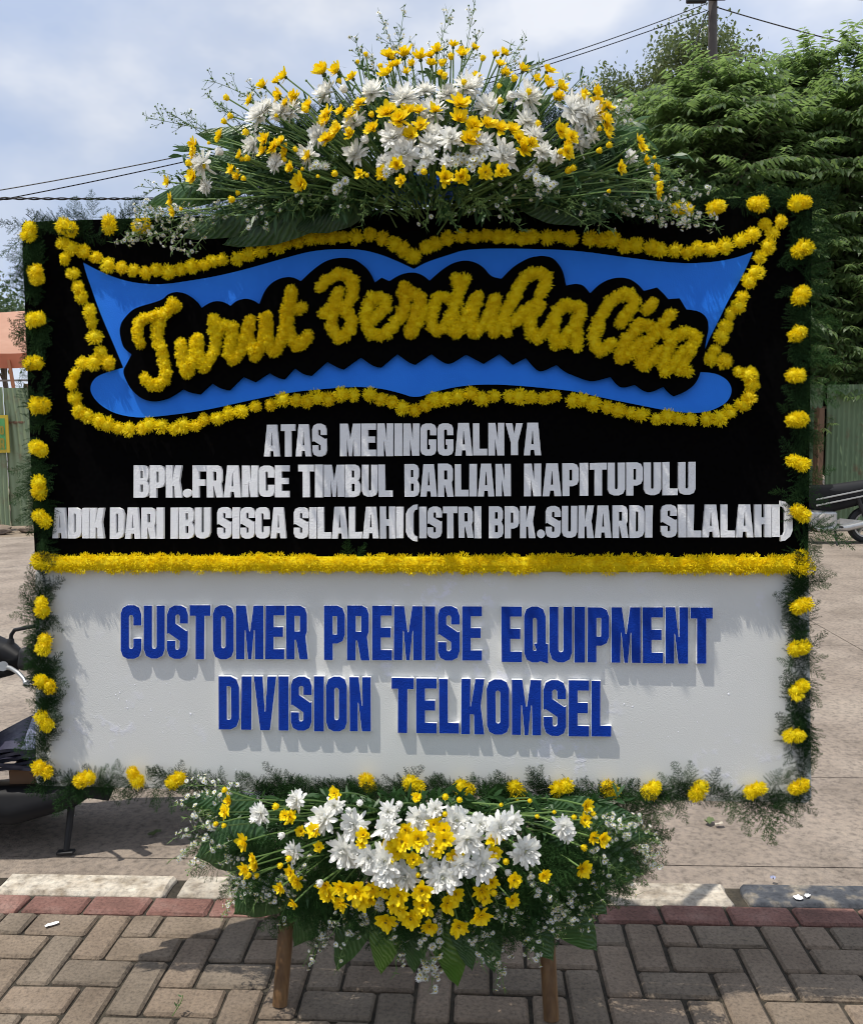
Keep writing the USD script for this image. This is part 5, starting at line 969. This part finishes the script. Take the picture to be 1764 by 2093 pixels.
obj('rear_fender', (lambda a: (np.array([mp_((rw + .05) * math.cos(t), rw + (rw + .05) * math.sin(t), y) for t in a for y in (-.06, .06)]), np.array([[2 * i, 2 * i + 1, 2 * i + 3, 2 * i + 2] for i in range(len(a) - 1)])))(np.linspace(.2, 1.9, 12)), m_plastic, mc)
obj('tail_light', smoothbox(hx + .36, hx + .42, ym - .07, ym + .07, ROADZ + .74, ROADZ + .82, .02), look('red_lens', (0.4, 0.01, 0.01), 0.2), mc)
obj('rear_shock', tube([mp_(-.02, rw + .03, -.1), mp_(-.16, .62, -.1)], [.03, .03], 8), m_dark, mc); obj('side_stand', tube([mp_(-.45, .22, -.08), mp_(-.5, .0, -.28)], .012, 6), m_dark, mc); obj('footpeg', tube([mp_(-.42, .24, -.1), mp_(-.42, .24, -.25)], .014, 6), m_dark, mc)

# ------------------------------------------------------------------ scooter on the left
sc = thing('scooter', 'black scooter parked on the road beside the left edge of the board', 'scooter')
ysc = 3.36
def S(px, py, y=ysc): return at(px, py, y)
def ptube(name, pts, rad, mat, seg=8): return obj(name, tube([S(*p) for p in pts], rad, seg), mat, sc, smooth=50)
gz = lambda p: np.array([p[0], p[1], ROADZ])
# floor and underbody: smooth dark mass rising towards the tail
def bodyhull(name, pix, mat, r): return obj(name, blobhull([(S(px, py, y), r_) for px, py, y, r_ in pix], 2), mat, sc, smooth=40)
bodyhull('footboard', [(-230, 1640, 3.12, .05), (-230, 1640, 3.5, .05), (30, 1655, 3.12, .055), (30, 1640, 3.5, .05), (120, 1632, 3.14, .05), (120, 1610, 3.5, .05)], m_plastic, None)
bodyhull('belly_panel', [(60, 1640, 3.14, .05), (140, 1620, 3.16, .06), (225, 1570, 3.2, .05), (225, 1540, 3.5, .06), (100, 1590, 3.5, .06)], m_plastic, None)
bodyhull('side_cover', [(110, 1560, 3.2, .07), (260, 1500, 3.25, .09), (430, 1400, 3.3, .08), (430, 1450, 3.5, .08), (200, 1520, 3.5, .09)], m_plastic, None)
bodyhull('seat', [(120, 1480, 3.26, .07), (120, 1480, 3.48, .07), (420, 1390, 3.28, .06), (420, 1390, 3.46, .06), (280, 1430, 3.26, .08), (280, 1430, 3.48, .08)], m_dark, None)
bodyhull('leg_shield', [(-90, 1640, 3.2, .05), (-90, 1640, 3.55, .05), (-75, 1420, 3.22, .05), (-75, 1420, 3.52, .05), (-45, 1500, 3.25, .06), (-45, 1500, 3.5, .06)], m_plastic, None)
bodyhull('front_apron', [(-150, 1600, 3.28, .07), (-150, 1600, 3.48, .07), (-110, 1380, 3.3, .06), (-110, 1380, 3.5, .06)], m_plastic, None)
bodyhull('handlebar_cowl', [(-70, 1300, 3.3, .055), (-30, 1325, 3.22, .06), (15, 1335, 3.16, .045), (38, 1345, 3.13, .028), (-60, 1375, 3.3, .05), (20, 1365, 3.15, .03)], m_plastic, None)
obj('control_housing', blobhull([(S(52, 1335, 3.11), .022), (S(66, 1352, 3.10), .024), (S(50, 1358, 3.11), .024)], 2), m_dark, sc, smooth=50)
ptube('grip', [(60, 1345, 3.10), (82, 1362, 3.06), (108, 1380, 3.02)], [.017, .018, .018], m_dark)
lv = obj('brake_lever', tube([S(5, 1363, 3.08), S(22, 1366, 3.05), S(38, 1376, 3.02), S(49, 1388, 3.0), S(54, 1400, 2.99)], [.010, .008, .0075, .0072, .0075], 10), m_alu, sc, smooth=60)
obj('lever_knob', blobhull([(S(54, 1397, 2.99), .012), (S(55, 1399, 2.99), .012)], 2), m_alu, lv, smooth=60); obj('lever_pivot', tube([S(6, 1362, 3.10), S(6, 1362, 3.05)], .018, 12), m_alu, lv, smooth=40)
mi = ptube('mirror_arm', [(22, 1314, 3.16), (23, 1298, 3.16), (30, 1288, 3.15), (60, 1282, 3.13), (92, 1276, 3.11)], .0075, m_dark); obj('mirror_boot', tube([S(22, 1322, 3.16), S(22, 1306, 3.16)], [.016, .011], 10), m_dark, mi, smooth=40)
obj('mirror', blobhull([(S(112, 1262, 3.1), .035), (S(140, 1258, 3.1), .035), (S(130, 1285, 3.1), .03)], 2), m_dark, mi, smooth=50)
ptube('steering_column', [(-75, 1340, 3.36), (-150, 1640, 3.38)], .035, m_dark)
fw = S(-215, 1640, 3.38); fw[2] = ROADZ + .25; rwc = S(520, 1600, 3.42); rwc[2] = ROADZ + .25
wheel(sc, fw, (.25, 1, 0), .25, .085, 5, name='front_wheel'); wheel(sc, rwc, (0, 1, 0), .25, .095, 5, name='rear_wheel')
for y in (-.06, .06): obj('fork', tube([fw + [0, y, 0], S(-150, 1560, 3.38 + y)], .02, 8), m_alu, sc)
obj('engine_block', blobhull([(rwc + [-.02, -.12, .02], .07), (rwc + [-.42, -.1, .02], .09), (rwc + [-.42, .08, .02], .09)], 2), m_dark, sc, smooth=40)
obj('rear_fender', blobhull([(rwc + [.1, 0, .33], .05), (rwc + [-.2, 0, .36], .06), (rwc + [.25, 0, .25], .035)], 2), m_plastic, sc, smooth=40)
obj('splash_guard', hull([S(px, py, y) for px, py in ((168, 1612), (236, 1606), (222, 1638), (172, 1630)) for y in (3.13, 3.15)]), m_plastic, sc)
foot = ground(136, 1746, ROADZ + .006); tp_ = S(151, 1600, foot[1] + .10)
ks = obj('side_stand', tube([tp_, tp_ * .55 + foot * .45, foot + [0, 0, .012]], [.014, .013, .011], 10), m_dark, sc, smooth=50); obj('stand_foot', bar(foot + [-.035, 0, .006], foot + [.03, 0, .008], .03, .012, .003), m_dark, ks); obj('stand_spring', tube([S(149 + 4 * math.sin(k * 1.9) * .25, 1625 + k * 1.6, foot[1] + .08) + [0, -.012 * math.cos(k * 1.9), 0] for k in range(30)], .0022, 4), m_alu, ks)
# carton and folded black clothes on the footboard
bxk = thing('cardboard_box', 'brown cardboard carton standing on the scooter footboard under folded clothes', 'box')
c0 = S(80, 1606, 3.2); m_card = look('cardboard', (0.17, 0.09, 0.045), 0.8, var=(0.21, 0.12, 0.065), scale=8)
obj('carton', cbox(.26, .26, .13, .004).apply_translation(c0 + [.02, .12, .0]), m_card, bxk); obj('carton_flap', cbox(.262, .262, .008, .001).apply_translation(c0 + [.02, .12, .069]), m_card, bxk)
m_cloth = look('black_cloth', (0.012, 0.012, 0.02), 0.85, var=(0.028, 0.028, 0.045), scale=22); m_nylon = look('dark_blue_nylon', (0.028, 0.026, 0.045), 0.45, var=(0.04, 0.038, 0.065), scale=4, bump=.35, bscale=9, bdist=.02); m_pale = look('pale_blue_plastic', (0.25, 0.27, 0.40), 0.35, var=(0.33, 0.35, 0.48), scale=10)
fc = thing('folded_clothes', 'stack of folded dark clothes heaped on the carton on the scooter', 'clothes')
for k in range(6):
    y0 = 1582 - k * 7.5; n = 22; V = []
    for i in range(n):
        s_ = i / (n - 1); px = -22 + 112 * s_ + (k % 3) * 3; pyy = y0 - 10 * s_ - 4 * math.sin(s_ * 5 + k * 1.3)
        for y in (3.10 + .01 * math.sin(k * 2.1 + s_ * 6), 3.38):
            for dz in (0, .012): V.append(S(px, pyy, y) + [0, 0, dz])
    V = np.array(V); F = []
    for i in range(n - 1):
        q = 4 * i; F += [[q, q + 4, q + 5, q + 1], [q + 1, q + 5, q + 7, q + 3], [q + 3, q + 7, q + 6, q + 2], [q + 2, q + 6, q + 4, q]]
    F += [[0, 1, 3, 2], [4 * n - 4, 4 * n - 2, 4 * n - 1, 4 * n - 3]]
    obj('folded_layer', (V, F), m_cloth, fc, smooth=40)
bg = thing('nylon_jacket', 'dark shiny jacket laid over the stack of clothes, small pale print on it', 'jacket')
V, F = [], []; nx, ny = 16, 12
for j in range(ny):
    for i in range(nx):
        s_, t_ = i / (nx - 1), j / (ny - 1); lx = -30 + 15 * t_; rx_ = 88 + 8 * t_; px = lx + (rx_ - lx) * s_; top_ = 1512 - 62 * s_; bot_ = 1556 - 6 * math.sin(s_ * 4); py = top_ + (bot_ - top_) * t_
        V.append(S(px, py, 3.36 - .26 * t_ + .015 * math.sin(s_ * 7 + t_ * 3)) )
F = [[j * nx + i, j * nx + i + 1, (j + 1) * nx + i + 1, (j + 1) * nx + i] for j in range(ny - 1) for i in range(nx - 1)]
V2 = np.array(V) + [0, .02, -.02]; nV = len(V)
obj('jacket_shell', (np.vstack([V, V2]), np.vstack([F, np.array(F)[:, ::-1] + nV])), m_nylon, bg, smooth=True)
pc = thing('plastic_bottle', 'pale blue plastic packet tucked between the jacket and the board', 'packet')
obj('packet_body', blobhull([(S(64, 1542, 3.14), .02), (S(50, 1540, 3.14), .016), (S(98, 1462, 3.2), .022), (S(80, 1462, 3.2), .02)], 2), m_pale, pc, smooth=50); obj('packet_cap', blobhull([(S(86, 1455, 3.2), .014), (S(96, 1455, 3.2), .014)], 1), m_pale, pc, smooth=50)

# ------------------------------------------------------------------ litter
m_paper = look('white_paper', (0.78, 0.78, 0.78), 0.7); m_drygreen = look('wilted_leaf', (0.10, 0.13, 0.05), 0.7)
def scrap(name, label, cat, px, py, sz, mat, z=0.004, asp=.5, crumple=.25):
    c = ground(px, py, z); n = 5; V = []; a0 = R.uniform(0, 3)
    for j in range(n):
        for i in range(n):
            u_, v_ = (i / 4 - .5) * sz, (j / 4 - .5) * sz * asp; k = 1 - .35 * R.random() * ((i in (0, 4)) and (j in (0, 4))); u_, v_ = u_ * k, v_ * k
            V.append(c + [u_ * math.cos(a0 * .3) - v_ * math.sin(a0 * .3), u_ * math.sin(a0 * .3) + v_ * math.cos(a0 * .3), .002 + sz * crumple * R.random()])
    o = obj(name, (np.array(V), [[j * n + i, j * n + i + 1, (j + 1) * n + i + 1, (j + 1) * n + i] for j in range(4) for i in range(4)]), mat, smooth=True); tag(o, label, cat)
scrap('paper_scrap', 'torn white paper scrap lying on the pavement at the far left', 'paper', 106, 1891, .040, m_paper, .004, .4, .05)
scrap('paper_scrap', 'larger crumpled white scrap on the black painted kerb stone', 'paper', 1631, 1838, .028, m_paper, .004, .9, .25); scrap('paper_scrap', 'smaller white scrap on the black painted kerb stone, right of a larger one', 'paper', 1650, 1834, .020, m_paper, .004, .7, .25)
scrap('paper_scrap', 'bluish white scrap on the road just behind the kerb at right', 'paper', 1580, 1801, .018, m_pale, ROADZ + .012, 1.0, .9)
scrap('fallen_leaf', 'small green leaf lying on the road left of the bottom flowers', 'leaf', 316, 1706, .05, m_drygreen, ROADZ + .008, .5, .3); scrap('fallen_leaf', 'dry leaf lying on the road right of the bottom flowers', 'leaf', 1450, 1682, .05, m_drygreen, ROADZ + .008, .6, .3); scrap('fallen_petal', 'yellowish dry petal on the road right of the bottom flowers', 'petal', 1470, 1688, .035, m_kerbw, ROADZ + .008, .6, .3)
wd = thing('weed', 'thin green weed growing from a paving joint left of the bamboo leg', 'weed'); b = ground(352, 2078); t = b + [.025, .01, .05]
obj('weed_stem', tube(bez(b, (b + t) / 2 + [.02, 0, .02], t, 6), .0012, 4), m_astem, wd)
for k in range(9): p = b + (t - b) * R.uniform(.2, 1); d = unit(rnd_unit(1)[0] + [0, 0, .4]); obj('weed_leaf', blades(p[None], d[None], unit(np.cross(d, rnd_unit(1)[0]))[None], .014, .002, np.zeros((1, 3)), LP), m_green, wd)
obj_w = obj('wire_end', tube([P(67, 456, -.01), P(65, 446, 0), P(53, 437, .02)], .0012, 4), m_black, board)
